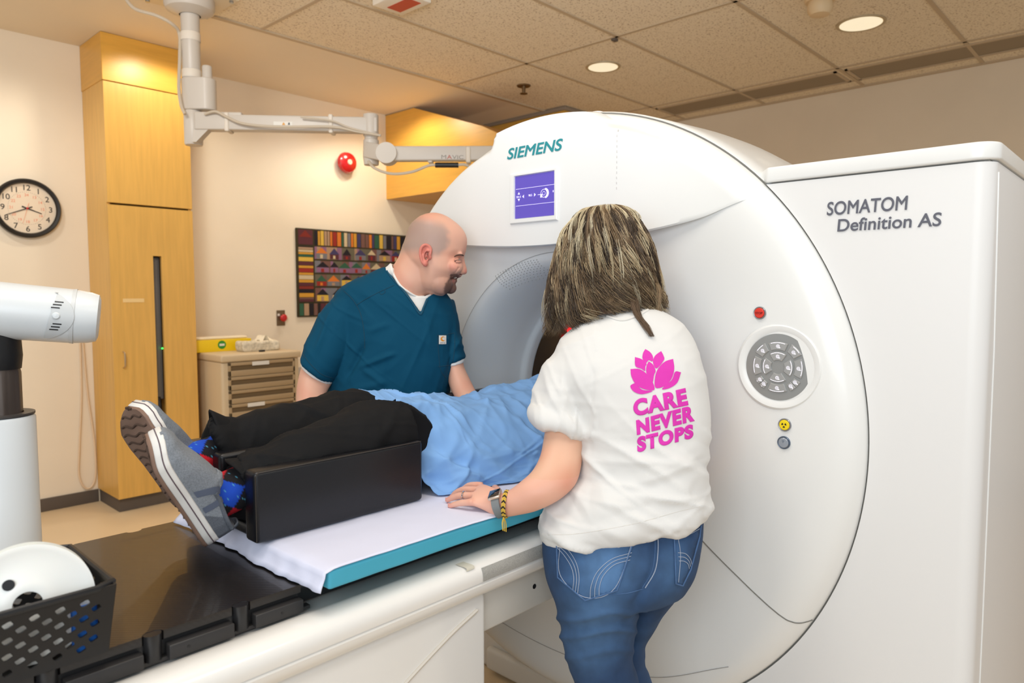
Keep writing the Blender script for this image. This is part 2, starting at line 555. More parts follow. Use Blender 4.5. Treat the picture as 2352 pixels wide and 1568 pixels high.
rg.build('minute_track', mat('clock_ink', (52, 44, 38)), t, smooth=0)
def hand(name, ang, L, w, mt, off, tail):
    a = PI / 2 - math.radians(ang)
    d = ax * math.cos(a) + ay * math.sin(a)
    e = ax * -math.sin(a) + ay * math.cos(a)
    q = c + Vector((0, -off, 0))
    B().add([q - d * tail - e * w, q - d * tail + e * w, q + d * L + e * w * 0.55, q + d * L - e * w * 0.55], [(0, 1, 2, 3)]).build(name, mt, t, smooth=0)
hand('hour_hand', 110, 0.083, 0.0045, mat('clock_ink', (52, 44, 38)), 0.021, 0.03)
hand('minute_hand', 247, 0.12, 0.0035, mat('clock_ink', (52, 44, 38)), 0.023, 0.03)
hand('second_hand', 196, 0.1, 0.0012, mat('clock_red2', (226, 130, 84), 0.5), 0.025, 0.035)
B().lathe([(0.006, -0.018), (0.006, -0.027), (0, -0.028)], c, (0, 1, 0), 16).build('pivot', mat('alarm_red', (196, 22, 26)), t)

# ------------------------------------------------------------------ tall maple cabinet
t = thing('tall_cabinet', 'tall maple cabinet with a dark vertical slot, against the back wall', 'cabinet', (1.8, 5.1, 0))
x0, x1, y0, y1 = 1.535, 2.06, 4.913, YW - 0.002
sx0, sx1, sz0, sz1 = 1.795, 1.848, 0.655, 1.66
b = B()
b.box((x0, y0 + 0.02, 0.09), (x0 + 0.02, y1, ZC - 0.006))
b.box((x1 - 0.02, y0 + 0.02, 0.09), (x1, y1, ZC - 0.006))
b.box((x0 + 0.02, y0 + 0.13, 0.09), (x1 - 0.02, y1, ZC - 0.006))
b.build('carcass', M_wood, t, smooth=0)
b = B(); b.box((x0, y0, 1.985), (x1, y0 + 0.022, 2.73), 0.0015, 1); b.build('upper_panel', M_wood, t)
b = B(); b.box((x0 - 0.003, y0 - 0.004, 2.735), (x1 + 0.003, y0 + 0.024, ZC - 0.006), 0.0015, 1)
b.box((x0 - 0.004, y0, 2.735), (x0, y1, ZC - 0.006)); b.build('fascia', M_woodh, t)
b = B()
b.prism([(x0, 0.09), (1.70, 0.09), (1.70, 0.66), (sx0, 0.66), (sx0, sz1), (sx1, sz1), (sx1, 0.66), (sx1 + 0.0, 0.09), (x1, 0.09), (x1, 1.972), (x0, 1.972)], (0, y0, 0), (1, 0, 0), (0, 0, 1), (0, 0.022, 0))
b.v = [(p[0] if not (abs(p[0] - 1.70) < 1e-6) else 1.797, p[1], p[2]) for p in b.v]
d = b.build('door', M_wood, t, smooth=0)
b = B().box((x0 + 0.01, y0 + 0.03, 0), (x1 - 0.0, y1, 0.09)); b.build('plinth', M_base, t, smooth=0)
b = B().tube(smooth_path([(1.593, y0, 1.043), (1.593, y0 - 0.03, 1.03), (1.593, y0 - 0.03, 0.955), (1.593, y0, 0.94)], 14), 0.005)
b.build('handle', mat('brushed_nickel', (200, 180, 150), 0.3, 0.8), d)
b = B().box((1.603, y0 - 0.0012, 1.358), (1.731, y0, 1.382)); b.build('label', mat('label_tape', (238, 204, 142), 0.5), d, smooth=0)
b = B().box((sx0 + 0.012, y0 + 0.05, sz0 + 0.05), (sx1 + 0.006, y0 + 0.12, sz1 - 0.005), 0.006); b.build('equipment_strip', mat('equipment_grey', (120, 118, 116), 0.4, 0.3), t)
b = B().tube(smooth_path([(1.822, y0 + 0.06, 0.72), (1.82, y0 + 0.04, 0.62), (1.824, y0 + 0.05, 0.35), (1.822, y0 + 0.06, 0.1)], 20), 0.014); b.build('cable', M_black, t)
b = B().sphere((1.845, y0 + 0.03, 1.048), 0.0055); b.build('indicator_light', mat('led_green', (60, 255, 90), 0.4, emit=(60, 255, 90), estr=3), t)

# looped cord on the wall
b = B().tube(smooth_path([(1.46, YW - 0.012, 1.12), (1.455, YW - 0.012, 0.75), (1.43, YW - 0.015, 0.4), (1.42, YW - 0.016, 0.2), (1.46, YW - 0.02, 0.105), (1.512, YW - 0.022, 0.16), (1.519, YW - 0.02, 0.4), (1.49, YW - 0.016, 0.75), (1.475, YW - 0.014, 1.12)], 60), 0.006)
tag(b.build('cord', mat('cord_cream', (226, 200, 168), 0.5)), 'cream cord hanging in a loop on the wall beside the tall cabinet', 'cord')

# ------------------------------------------------------------------ quilt wall hanging
t = thing('quilt_hanging', 'dark patchwork quilt with rows of little houses, hung behind the man', 'wall hanging', (3.7, YW, 1.6))
qx0, qx1, qz0, qz1 = 3.06, 4.42, 1.218, 1.952
B().box((qx0, YW - 0.02, qz0), (qx1, YW, qz1), 0.004).build('backing', mat('quilt_dark', (58, 50, 28), 0.95, bump=0.4, bscale=90), t)
rnd = random.Random(7)
pal = [(150, 44, 34), (206, 150, 52), (120, 118, 124), (214, 120, 44), (50, 92, 70), (116, 82, 74), (172, 140, 112), (66, 60, 100), (104, 98, 80), (216, 178, 74), (90, 44, 52), (64, 104, 108), (206, 186, 150), (140, 100, 130), (32, 26, 34), (126, 44, 34)]
mats = [mat('patch_%d' % i, q, 0.95) for i, q in enumerate(pal)]
qb = B(); yq = YW - 0.021
def patch(poly, ci, lay=1):
    qb.m = ci
    qb.add([(p[0], yq - 0.0012 * lay, p[1]) for p in poly], [tuple(range(len(poly)))])
def rect(xa, za, xb_, zb, ci, lay=1):
    patch([(xa, za), (xb_, za), (xb_, zb), (xa, zb)], ci, lay)
rows = [(1.818, 1.94), (1.702, 1.806), (1.588, 1.688), (1.474, 1.574), (1.345, 1.46)]
x = qx0 + 0.165
while x < qx1 - 0.02:      # book spines along the top
    w = rnd.uniform(0.018, 0.05); rect(x, rows[0][0], min(x + w, qx1 - 0.01), rows[0][1] - rnd.uniform(0, 0.006), rnd.choice([0, 1, 2, 3, 4, 5, 6, 7, 9, 12, 14])); x += w + 0.006
rect(qx0 + 0.015, rows[0][0], qx0 + 0.15, rows[0][1], 10); patch([(qx0 + 0.02, 1.88), (qx0 + 0.14, 1.88), (qx0 + 0.08, 1.935)], 15, 2)
for z0, z1 in rows[1:]:     # rows of houses
    x = qx0 + 0.165
    while x < qx1 - 0.03:
        w = rnd.uniform(0.02, 0.06); rect(x, z0, min(x + w, qx1 - 0.012), z1, rnd.choice([2, 8, 6, 13, 8, 5]), 0.4); x += w
    x = qx0 + 0.18
    while x < qx1 - 0.13:
        w = rnd.uniform(0.07, 0.125); h = rnd.uniform(0.4, 0.55); zz = z0 + (z1 - z0) * h
        c1, c2, c3 = rnd.choice([0, 2, 3, 6, 9, 10, 12, 13]), rnd.choice([14, 4, 14, 12, 7, 11, 14, 3]), rnd.choice([6, 9, 3, 12, 0])
        rect(x, z0 + 0.004, x + w, zz, c1, 2)
        patch([(x - 0.006, zz), (x + w + 0.006, zz), (x + w * 0.5, z1 - 0.006)], c2, 2)
        rect(x + w * 0.35, z0 + 0.006, x + w * 0.6, zz - 0.01, c3, 3)
        x += w + rnd.uniform(0.008, 0.05)
z = 1.345
while z < 1.80:             # side border strips
    h = rnd.uniform(0.014, 0.034); rect(qx0 + 0.015, z, qx0 + 0.15, min(z + h, 1.805), rnd.choice([0, 1, 3, 4, 5, 6, 9, 10, 12, 13, 14, 15])); z += h + 0.003
x = qx0 + 0.015
while x < qx1 - 0.02:
    w = rnd.uniform(0.02, 0.055); rect(x, qz0 + 0.012, min(x + w, qx1 - 0.01), 1.33, rnd.choice([0, 4, 5, 6, 7, 8, 10, 14, 14])); x += w + 0.005
qb.build('patchwork', mats, t, smooth=0, fixn=False)

# ------------------------------------------------------------------ drawer chest with things on it
TX, TY, TZ = 2.12, 4.66, 1.0
M_chest = mat('chest_beige', (206, 184, 150), 0.45)
M_chestd = mat('drawer_taupe', (168, 144, 110), 0.5)
t = thing('drawer_chest', 'beige chest of drawers with label strips, between tall cabinet and man', 'chest', (TX + 0.28, TY + 0.25, 0))
W_, D_ = 0.58, 0.52
b = B(); b.box((TX, TY + 0.012, 0.06), (TX + W_, TY + D_, TZ - 0.045), 0.02); b.build('body', M_chest, t)
b = B(); b.box((TX - 0.008, TY - 0.005, TZ - 0.05), (TX + W_ + 0.008, TY + D_ + 0.01, TZ), 0.012); b.build('top', M_chest, t)
for sx in (0.04, W_ - 0.04):
    for sy in (0.06, D_ - 0.05):
        b = B(); b.cyl((TX + sx - 0.012, TY + sy, 0.032), (TX + sx + 0.012, TY + sy, 0.032), 0.032, n=20); b.box((TX + sx - 0.016, TY + sy - 0.016, 0.03), (TX + sx + 0.016, TY + sy + 0.016, 0.07), 0.003)
        b.build('caster', M_base, t)
zt = TZ - 0.055
for k, h in enumerate((0.098, 0.094, 0.094, 0.155, 0.155, 0.155, 0.13)):
    z1_, z0_ = zt, zt - h + 0.004
    b = B()
    yf = TY - 0.004
    b.add([(TX + 0.045, TY + 0.02, z0_), (TX + W_ - 0.045, TY + 0.02, z0_), (TX + W_ - 0.045, TY + 0.02, z1_), (TX + 0.045, TY + 0.02, z1_)], [(0, 1, 2, 3)])
    b.box((TX + 0.045, yf, z0_), (TX + W_ - 0.045, TY + 0.025, z1_ - 0.055), 0.003)
    b.box((TX + 0.045, yf, z1_ - 0.022), (TX + W_ - 0.045, TY + 0.025, z1_), 0.003)
    for xx in (TX + 0.045, TX + W_ - 0.06):
        b.box((xx, yf, z0_), (xx + 0.015, TY + 0.025, z1_), 0.003)
    dr = b.build('drawer', M_chestd, t)
    B().box((TX + 0.06, TY + 0.008, z1_ - 0.056), (TX + W_ - 0.06, TY + 0.03, z1_ - 0.022)).build('pull', mat('recess_brown', (108, 88, 60), 0.6), dr, smooth=0)
    if k in (0, 3, 4):
        xl = TX + (0.21 if k == 0 else 0.17 if k == 3 else 0.22)
        B().box((xl, yf - 0.003, z1_ - 0.028), (xl + 0.125, yf, z1_ - 0.002), 0.001).build('label', mat('label_white', (226, 222, 214)), dr, smooth=0)
    zt -= h
# glove box, tissue pack, clip
t = thing('glove_box', 'yellow flat box with a green round mark on the chest of drawers', 'box', (2.2, 5.05, TZ))
B().box((2.068, 4.98, TZ), (2.49, 5.1, TZ + 0.085), 0.003).build('carton', mat('carton_yellow', (240, 204, 20), 0.4), t)
B().box((2.075, 5.0, TZ + 0.0855), (2.47, 5.09, TZ + 0.105), 0.01).build('liner', mat('liner_white', (236, 222, 196), 0.7), t)
B().lathe([(0.03, -0.001), (0, -0.001)], (2.268, 4.98, TZ + 0.048), (0, 1, 0), 32).build('mark', mat('mark_green', (44, 140, 40), 0.5), t)
B().box((2.25, 4.9778, TZ + 0.04), (2.287, 4.9785, TZ + 0.056)).build('mark_stripe', mat('label_white', (226, 222, 214)), t, smooth=0)
t = thing('tissue_pack', 'crumpled white lace-patterned tissue pack on the chest of drawers', 'tissues', (2.47, 4.86, TZ))
b = B(); b.box((2.34, 4.80, TZ), (2.62, 4.93, TZ + 0.06), 0.015); me = subdivide(b, 0.02)
me.v = [tuple(Vector(p) + noise.noise_vector(Vector(p) * 18) * 0.012 + Vector((0, 0, 0.012 if p[2] > TZ + 0.03 else 0.0))) if p[2] > TZ + 0.005 else p for p in me.v]
me.build('pack', mat('lace_white', (232, 220, 196), 0.8, var=0.35, vscale=60), t, smooth=180)
b = B(); b.grid(lambda u, v: (2.44 + u * 0.16, 4.83 + v * 0.07, TZ + 0.062 + 0.05 * math.sin(u * PI) * (0.5 + 0.5 * math.sin(v * 9 + u * 14))), 16, 8)
b.build('tissue', mat('liner_white', (236, 222, 196)), t, smooth=180)
tag(B().box((2.43, 4.735, TZ), (2.47, 4.755, TZ + 0.013), 0.003).build('binder_clip', M_black), 'small black clip in front of the tissue pack', 'clip')
# ------------------------------------------------------------------ scanner
YG, ZG = 1.39, 1.058
XF = 1.662
M_grey = mat('panel_grey', (158, 160, 160), 0.35, 0.35)
M_seam = mat('seam_dark', (126, 124, 118), 0.7)
scan = thing('ct_scanner', 'large white doughnut-shaped scanner with a dark bore and a screen above it', 'scanner', (2.1, YG, 0))
def fprof():
    return [(0.388, 2.0), (0.388, 1.975), (0.393, 1.962), (0.402, 1.958), (0.408, 1.948), (0.413, 1.90), (0.425, 1.83), (0.434, 1.785), (0.442, 1.75), (0.452, 1.722), (0.463, 1.704), (0.474, 1.694), (0.49, 1.688), (0.53, 1.681),
            (0.6, 1.673), (0.68, 1.667), (0.75, 1.663), (0.80, 1.662), (0.83, 1.664), (0.85, 1.668), (0.866, 1.675), (0.878, 1.684), (0.886, 1.694), (0.891, 1.706), (0.892, 1.712)]
def xface(r):
    P = fprof()
    return interp(r, [p[0] for p in P[9:]], [p[1] for p in P[9:]])
o = (0, YG, ZG)
B().lathe([(r, x) for r, x in fprof()], o, (1, 0, 0), 180).build('front_cover', M_white, scan, smooth=60)
B().lathe([(0.884, 1.7145), (0.8962, 1.7145)], o, (1, 0, 0), 160).build('cover_seam', M_seam, scan)
B().lathe([(0.884, 1.718), (0.8955, 1.718), (0.901, 1.726), (0.905, 1.80), (0.914, 2.0), (0.914, 2.1), (0.905, 2.25), (0.88, 2.38), (0.82, 2.47), (0.7, 2.53), (0.42, 2.55), (0.388, 2.54)], o, (1, 0, 0), 160).build('rear_cover', M_white, scan, smooth=50)
B().lathe([(0.386, 1.998), (0.386, 2.54)], o, (1, 0, 0), 96).build('bore_liner', mat('bore_dark', (74, 64, 54), 0.25), scan)
B().lathe([(0.3862, 2.12), (0.3862, 2.15)], o, (1, 0, 0), 96).build('scan_window', mat('bore_black', (20, 18, 18), 0.2), scan)
b = B()
for a in (1.02, 1.20):
    q = Vector((2.135, YG + 0.38 * math.cos(PI - a - 1.6), ZG + 0.38 * math.sin(a)))
for yy, zz in ((1.70, 1.275), (1.725, 1.245)):
    b.sphere((2.135, yy, zz), 0.011, n=12, m=8)
b.build('laser_lens', mat('laser_red', (255, 20, 30), 0.4, emit=(255, 20, 30), estr=2.5), scan)
# funnel seam ring and the loudspeaker perforation above the bore
B().tube([Vector((xface(0.49) - 0.0008, YG + 0.487 * math.cos(a), ZG + 0.487 * math.sin(a))) for a in np.linspace(0, 2 * PI, 120)], 0.0009, 5).build('ring_seam', mat('seam_light', (176, 174, 172), 0.6), scan)
b = B()
for i in range(16):
    for j in range(9):
        a = math.radians(86 - i * 1.5); r = 0.418 + j * 0.006
        xs = interp(r, [p[0] for p in fprof()[3:]], [p[1] for p in fprof()[3:]]) - 0.0012
        y, z = YG + r * math.cos(a) + 0.06, ZG + r * math.sin(a)
        rr = math.hypot(y - YG, z - ZG)
        xs = interp(rr, [p[0] for p in fprof()[3:]], [p[1] for p in fprof()[3:]]) - 0.0012
        b.box((xs - 0.0006, y - 0.0011, z - 0.0011), (xs + 0.0006, y + 0.0011, z + 0.0011))
b.build('speaker_grille', mat('hole_grey', (128, 124, 122), 0.7), scan, smooth=0)

# crown with the screen
yl, yr = 2.075, 0.755
def zb(y):
    return sum(zb0(y + d) for d in np.linspace(-.09, .09, 13)) / 13
def zb0(y):
    return interp(y, [0.755, 0.80, 0.838, 0.95, 1.095, 1.25, 1.436, 1.62, 1.812, 2.075], [1.672, 1.642, 1.626, 1.598, 1.578, 1.566, 1.561, 1.568, 1.585, 1.606])
def rtop(y):
    return 0.872 + 0.0185 * sm(1.615, 1.585, y) * sm(1.17, 1.24, y)
def pout(y):
    return 0.046 * sm(0.755, 1.15, y) * (0.45 + 0.55 * sm(2.1, 1.7, y))
b = B(); NU, NV = 132, 34
def crown(u, v):
    y = lerp(yl, yr, u)
    R = rtop(y)
    zt = ZG + math.sqrt(max(R * R - (y - YG) ** 2, 0.0))
    z0 = min(zb(y), zt - 0.001)
    vv = v ** 0.85
    z = lerp(z0, zt, vv)
    r = math.hypot(y - YG, z - ZG)
    flat = XF - pout(y)
    cen = sm(1.615, 1.585, y) * sm(1.17, 1.24, y)
    ef = sm(R - lerp(0.05, 0.012, cen), R, r)
    x = lerp(flat, lerp(1.69, 1.668, cen) if cen > 0 else 1.69, ef ** 2.2)
    x = min(x, xface(min(r, 0.885)) - 0.0015) if r < 0.885 else min(x, 1.70)
    return Vector((x, y, z))
rows_ = []
for j in range(-2, NV + 3):
    row = []
    for i in range(NU + 1):
        u = i / NU
        if j < 0:
            q = crown(u, 0)
            r = math.hypot(q.y - YG, q.z - ZG)
            back = xface(min(r, 0.885)) + 0.004
            row.append(Vector((back if j == -2 else lerp(q.x, back, 0.12), q.y, q.z - (0.0 if j == -1 else -0.012) - (0.004 if j == -1 else 0))))
        elif j > NV:
            q = crown(u, 1)
            row.append(Vector((1.712 if j == NV + 1 else 1.74, q.y, q.z - 0.002 * (j - NV))))
        else:
            row.append(crown(u, j / NV))
    rows_.append(row)
b.loft(rows_, False, False)
crown_o = b.build('crown_cover', M_white, scan, smooth=40)
cb = bvh_of(crown_o)
def on_crown(y, z):
    h = cb.ray_cast(Vector((0, y, z)), Vector((1, 0, 0)))
    return h[0].x if h[0] is not None else XF
# screen in its raised frame
ys0, ys1, zs0, zs1 = 1.502, 1.344, 1.647, 1.774
xs = on_crown(1.42, 1.7)
b = B()
def fr(x, e0, e1, e2, e3):
    return [(x, ys0 + e0, zs0 - e2), (x, ys0 + e0, zs1 + e3), (x, ys1 - e1, zs1 + e3), (x, ys1 - e1, zs0 - e2)]
b.loft([fr(xs + 0.02, .020, .012, .016, .010), fr(xs - 0.004, .020, .012, .016, .010), fr(xs - 0.007, .017, .009, .013, .007), fr(xs - 0.007, .002, .002, .002, .002), fr(xs + 0.004, 0, 0, 0, 0)], False)
scr_f = b.build('screen_frame', M_white, scan)
xs -= 0.0025
B().box((xs, ys1, zs0), (xs + 0.01, ys0, zs1)).build('screen', mat('screen_violet', (92, 78, 176), 0.25, emit=(92, 78, 176), estr=0.35), scr_f, smooth=0)
LX, LY = Vector((0, -1, 0)), Vector((0, 0, 1))
b = B()
for z in (1.735, 1.684):
    b.box((xs - 0.0012, ys1 + 0.001, z), (xs - 0.0006, ys0 - 0.004, z + 0.0011))
def sp(y, z):
    return (xs - 0.001, y, z)
for txt, y, z, s in (('251.5', 1.496, 1.709, 0.0085), ('98.5', 1.446, 1.7095, 0.0085), ('0', 1.351, 1.713, 0.0085)):
    tm = text_mesh(txt, s, sp(y, z), LX, LY, 0, 0.015); b.add(tm.v, tm.f)
def tri(*ps):
    b.add([sp(*p) for p in ps], [(0, 1, 2)])
tri((1.4905, 1.719), (1.4805, 1.719), (1.4855, 1.7265)); tri((1.4905, 1.706), (1.4805, 1.706), (1.4855, 1.6985))
tri((1.4645, 1.717), (1.4645, 1.706), (1.4715, 1.7115)); tri((1.4235, 1.718), (1.4235, 1.707), (1.4165, 1.7125))
for R, w, y, z, n0, n1 in ((0.0125, 0.0015, 1.385, 1.7135, 0, 40), (0.006, 0.0012, 1.385, 1.7135, 0, 40)):
    ring = [(R * math.cos(a), R * math.sin(a)) for a in np.linspace(0, 2 * PI, 40)]
    for k in range(39):
        (a0, c0), (a1, c1) = ring[k], ring[k + 1]
        q = (R - w) / R
        b.add([sp(y + a0, z + c0), sp(y + a1, z + c1), sp(y + a1 * q, z + c1 * q), sp(y + a0 * q, z + c0 * q)], [(0, 1, 2, 3)])
for k in range(14):     # crescent rim of the icon
    a0, a1 = -1.3 + k * 0.19, -1.3 + (k + 1) * 0.19
    b.add([sp(1.385 - 0.0125 * math.cos(a0), 1.7135 + 0.0125 * math.sin(a0)), sp(1.385 - 0.0125 * math.cos(a1), 1.7135 + 0.0125 * math.sin(a1)),
           sp(1.382 - 0.0165 * math.cos(a1), 1.7135 + 0.0155 * math.sin(a1)), sp(1.382 - 0.0165 * math.cos(a0), 1.7135 + 0.0155 * math.sin(a0))], [(0, 1, 2, 3)])
b.add([sp(1.409, 1.7105), sp(1.389, 1.7105), sp(1.389, 1.712), sp(1.409, 1.712)], [(0, 1, 2, 3)])
b.add([sp(1.399, 1.702), sp(1.391, 1.702), sp(1.391, 1.7105), sp(1.399, 1.7105)], [(0, 1, 2, 3)])
b.build('readout', mat('screen_text', (226, 220, 250), 0.4, emit=(226, 220, 250), estr=0.5), scr_f, smooth=0, fixn=False)
# teal lettering
tm = text_mesh('SIEMENS', 0.0455, (0, 1.537, 1.8315), LX, LY, 0.0005, 0.022, 0.22, width=0.222)
tm.v = [(on_crown(p[1], p[2]) - 0.0012 + p[0], p[1], p[2]) for p in tm.v]
tm.build('maker_lettering', mat('teal_ink', (38, 142, 152), 0.4), scan, smooth=0, fixn=False)
# thin dark lines on the crown (sticker edge, laser line)
b = B()
for k in range(12):
    z0, z1 = 1.70 + k * 0.014, 1.706 + k * 0.014
    b.box((on_crown(1.128, z0) - 0.0012, 1.127, z0), (on_crown(1.128, z0) + 0.002, 1.1285, z1))
b.build('alignment_marks', mat('mark_faint', (206, 204, 202), 0.6), scan, smooth=0)
B().sphere((1.75, 1.30, 1.953), 0.02, 0.03, 0.008).build('hook_cap', M_white, scan)

# control keypad
pc = Vector((0, 0.690, 1.243)); rp_ = math.hypot(pc.y - YG, pc.z - ZG)
xp = xface(rp_)
pc.x = xp
B().lathe([(0.104, 0.001), (0.098, -0.0045), (0.088, -0.0035), (0.079, 0.0015)], pc, (1, 0, 0), 72).build('keypad_surround', M_white, scan)
kp = B().lathe([(0.080, -0.0005), (0.079, -0.0022), (0, -0.0025)], pc, (1, 0, 0), 72).build('keypad', M_grey, scan)
M_btn = mat('button_grey', (172, 173, 173), 0.35, 0.3)
M_glow = mat('button_mark', (250, 246, 255), 0.4, emit=(240, 236, 255), estr=0.5)
def seg(r0, r1, a0, a1, icon=0):
    b = B()
    def pt(r, a, h):
        return (pc.x - h, pc.y - r * math.cos(a), pc.z + r * math.sin(a))
    n = 10
    top, bot = [], []
    for k in range(n + 1):
        a = lerp(a0, a1, k / n)
        top.append(a)
    h = 0.0055
    loops = []
    for hh, ins in ((0.0022, 0.0), (h - 0.001, 0.0), (h, 0.001)):
        lp = [pt(r1 - ins, lerp(a0 + ins / r1, a1 - ins / r1, k / n), hh) for k in range(n + 1)]
        lp += [pt(r0 + ins, lerp(a1 - ins / r0, a0 + ins / r0, k / n), hh) for k in range(n + 1)]
        loops.append(lp)
    b.loft(loops, True)
    b.m = 1
    ra, rb = r1 - 0.0028, r1 - 0.0014
    for k in range(n):
        b0, b1 = lerp(a0 + 0.1, a1 - 0.1, k / n), lerp(a0 + 0.1, a1 - 0.1, (k + 1) / n)
        b.add([pt(ra, b0, h + 0.0004), pt(rb, b0, h + 0.0004), pt(rb, b1, h + 0.0004), pt(ra, b1, h + 0.0004)], [(0, 1, 2, 3)])
    rm, am = (r0 + r1) / 2 - 0.001, (a0 + a1) / 2
    cy, cz = -rm * math.cos(am), rm * math.sin(am)
    for R in (0.0042, 0.0021):
        for k in range(16):
            t0, t1 = k * PI / 8, (k + 1) * PI / 8
            b.add([(pc.x - h - 0.0004, pc.y + cy + R * math.cos(t0), pc.z + cz + R * math.sin(t0)), (pc.x - h - 0.0004, pc.y + cy + R * math.cos(t1), pc.z + cz + R * math.sin(t1)),
                   (pc.x - h - 0.0004, pc.y + cy + (R - 0.0009) * math.cos(t1), pc.z + cz + (R - 0.0009) * math.sin(t1)), (pc.x - h - 0.0004, pc.y + cy + (R - 0.0009) * math.cos(t0), pc.z + cz + (R - 0.0009) * math.sin(t0))], [(0, 1, 2, 3)])
    q = (-0.0035 if icon % 2 else 0.0035)
    b.box((pc.x - h - 0.0006, pc.y + cy - 0.0058, pc.z + cz - 0.0045), (pc.x - h - 0.0003, pc.y + cy - 0.0015, pc.z + cz - 0.0025))
    b.build('button', [M_btn, M_glow], kp, smooth=30)
for k in range(4):
    a = PI / 2 * k
    seg(0.0165, 0.0365, a - 0.60, a + 0.60, k)
    seg(0.0415, 0.0605, a - 0.40, a + 0.40, k + 1)
for a in (PI / 4, 3 * PI / 4):
    seg(0.043, 0.0645, a - 0.26, a + 0.26, 2)
for a in (-PI / 4, -3 * PI / 4):
    seg(0.046, 0.0635, a - 0.25, a - 0.01, 1); seg(0.046, 0.0635, a + 0.01, a + 0.25, 3)
def knob(y, z, r, m_in, name, mring):
    q = Vector((xface(math.hypot(y - YG, z - ZG)), y, z))
    k = B().lathe([(r, 0.001), (r, -0.004), (r * 0.92, -0.0055), (r * 0.82, -0.005), (r * 0.8, -0.002)], q, (1, 0, 0), 40).build(name + '_ring', mring, scan)
    B().lathe([(r * 0.8, -0.001), (r * 0.79, -0.0055), (r * 0.7, -0.0068), (0, -0.0072)], q, (1, 0, 0), 40).build(name, m_in, k)
    return q, k
M_ring = mat('ring_steel', (150, 150, 154), 0.3, 0.6)
q, k = knob(0.738, 1.371, 0.0155, mat('stop_red', (226, 58, 44), 0.35), 'stop_button', M_ring)
text_mesh('STOP', 0.0075, q + Vector((-0.0078, 0, -0.0026)), LX, LY, 0, 0.01, align='CENTER').build('stop_lettering', mat('stop_ink', (128, 24, 20), 0.5), k, smooth=0, fixn=False)
q, k = knob(0.670, 1.106, 0.0155, mat('warning_yellow', (250, 220, 20), 0.35), 'radiation_button', M_ring)
b = B()
for a in (PI / 6, 5 * PI / 6, 3 * PI / 2):
    for s0, s1 in ((-0.5, -0.17), (-0.17, 0.17), (0.17, 0.5)):
        b.add([q + Vector((-0.0078, R * math.cos(a + s), R * math.sin(a + s))) for R, s in ((0.0023, s0), (0.0062, s0), (0.0062, s1), (0.0023, s1))], [(0, 1, 2, 3)])
b.build('trefoil', M_black, k, smooth=0, fixn=False)
q, k = knob(0.671, 1.063, 0.0155, mat('lamp_grey', (164, 172, 184), 0.3, 0.4), 'indicator', mat('ring_slate', (96, 110, 130), 0.3, 0.5))
b = B()
for a in (PI / 6, 5 * PI / 6, 3 * PI / 2):
    b.add([q + Vector((-0.0078, R * math.cos(a + s), R * math.sin(a + s) + 0.004)) for R, s in ((0.001, -0.5), (0.003, -0.5), (0.003, 0.5), (0.001, 0.5))], [(0, 1, 2, 3)])
b.build('trefoil', mat('ring_slate', (96, 110, 130)), k, smooth=0, fixn=False)

# seams of the lower cover
def onface(y, z, off=0.0006):
    return Vector((xface(min(math.hypot(y - YG, z - ZG), 0.89)) - off, y, z))
pts = []
for u, v in ((1480, 1110), (1605, 1240), (1700, 1330), (1760, 1385), (1800, 1420), (1815, 1430), (1830, 1436), (1852, 1436)):
    p = atx(u, v, 1.664); pts.append((p.y, p.z))
path = smooth_path([(0, y, z) for y, z in pts], 50)
B().tube([onface(p.y, p.z) for p in path], 0.0016, 6).build('panel_seam', M_seam, scan)
pl = [(1.06, 0.30), (1.39, 0.235), (1.72, 0.30)]
B().tube([onface(p.y, p.z) for p in smooth_path([(0, y, z) for y, z in [(0.80, 0.46), (1.05, 0.34)] + [(1.39, 0.30), (1.73, 0.34), (1.98, 0.46)]], 60)], 0.0012, 6).build('panel_seam', mat('seam_light', (176, 174, 172)), scan)
# floor stand
b = B().box((1.83, 0.6, 0), (2.45, 2.18, 0.30), 0.02); b.build('floor_stand', mat('stand_white', (226, 222, 214), 0.45), scan)
b = B().box((1.80, 0.95, 0.015), (1.835, 1.83, 0.10), 0.015); b.build('service_hatch', mat('stand_white', (226, 222, 214)), scan)
# side cabinet
XC0, YC0, ZT = 1.706, 0.280, 1.684
def yb(z):
    d = 0.8958 ** 2 - (z - ZG) ** 2
    return min(YG - math.sqrt(d) if d > 0 else 1.0, 1.0)
zsamp = [0.0] + list(np.linspace(0.16, 0.35, 16)) + list(np.linspace(0.37, ZT, 60))
outl = []
rc = 0.035
for z in zsamp:
    row = [(XC0 + 0.001, yb(z), z)]
    row.append((XC0, YC0 + rc, z))
    for k in range(1, 7):
        a = k / 6 * PI / 2
        row.append((XC0 + rc - rc * math.cos(a), YC0 + rc - rc * math.sin(a), z))
    row += [(2.6, YC0, z), (2.6, 1.0, z), (XC0 + 0.3, yb(z), z)]
    outl.append(row)
b = B().loft(outl, True)
b.build('side_cabinet', mat('cabinet_white', (236, 236, 236), 0.4), scan, smooth=30)
b = B()
r = 0.045
poly = [(XC0 - 0.006, 0.745), (XC0 - 0.006, YC0 + r)] + [(XC0 - 0.006 + r - r * math.cos(a), YC0 - 0.006 + r - r * math.sin(a)) for a in np.linspace(0.2, PI / 2, 7)] + [(2.6, YC0 - 0.006), (2.6, 0.98), (XC0 + 0.3, 0.98), (XC0 + 0.02, 0.765)]
b.prism(poly, (0, 0, ZT + 0.004), (1, 0, 0), (0, 1, 0), (0, 0, 0.036)); b.bevel(0.005, 3, 0.6)
b.build('cabinet_lid', M_white, scan, smooth=40)
B().box((XC0 + 0.01, YC0 + 0.01, ZT), (2.59, 0.74, ZT + 0.004)).build('lid_gap', M_seam, scan, smooth=0)
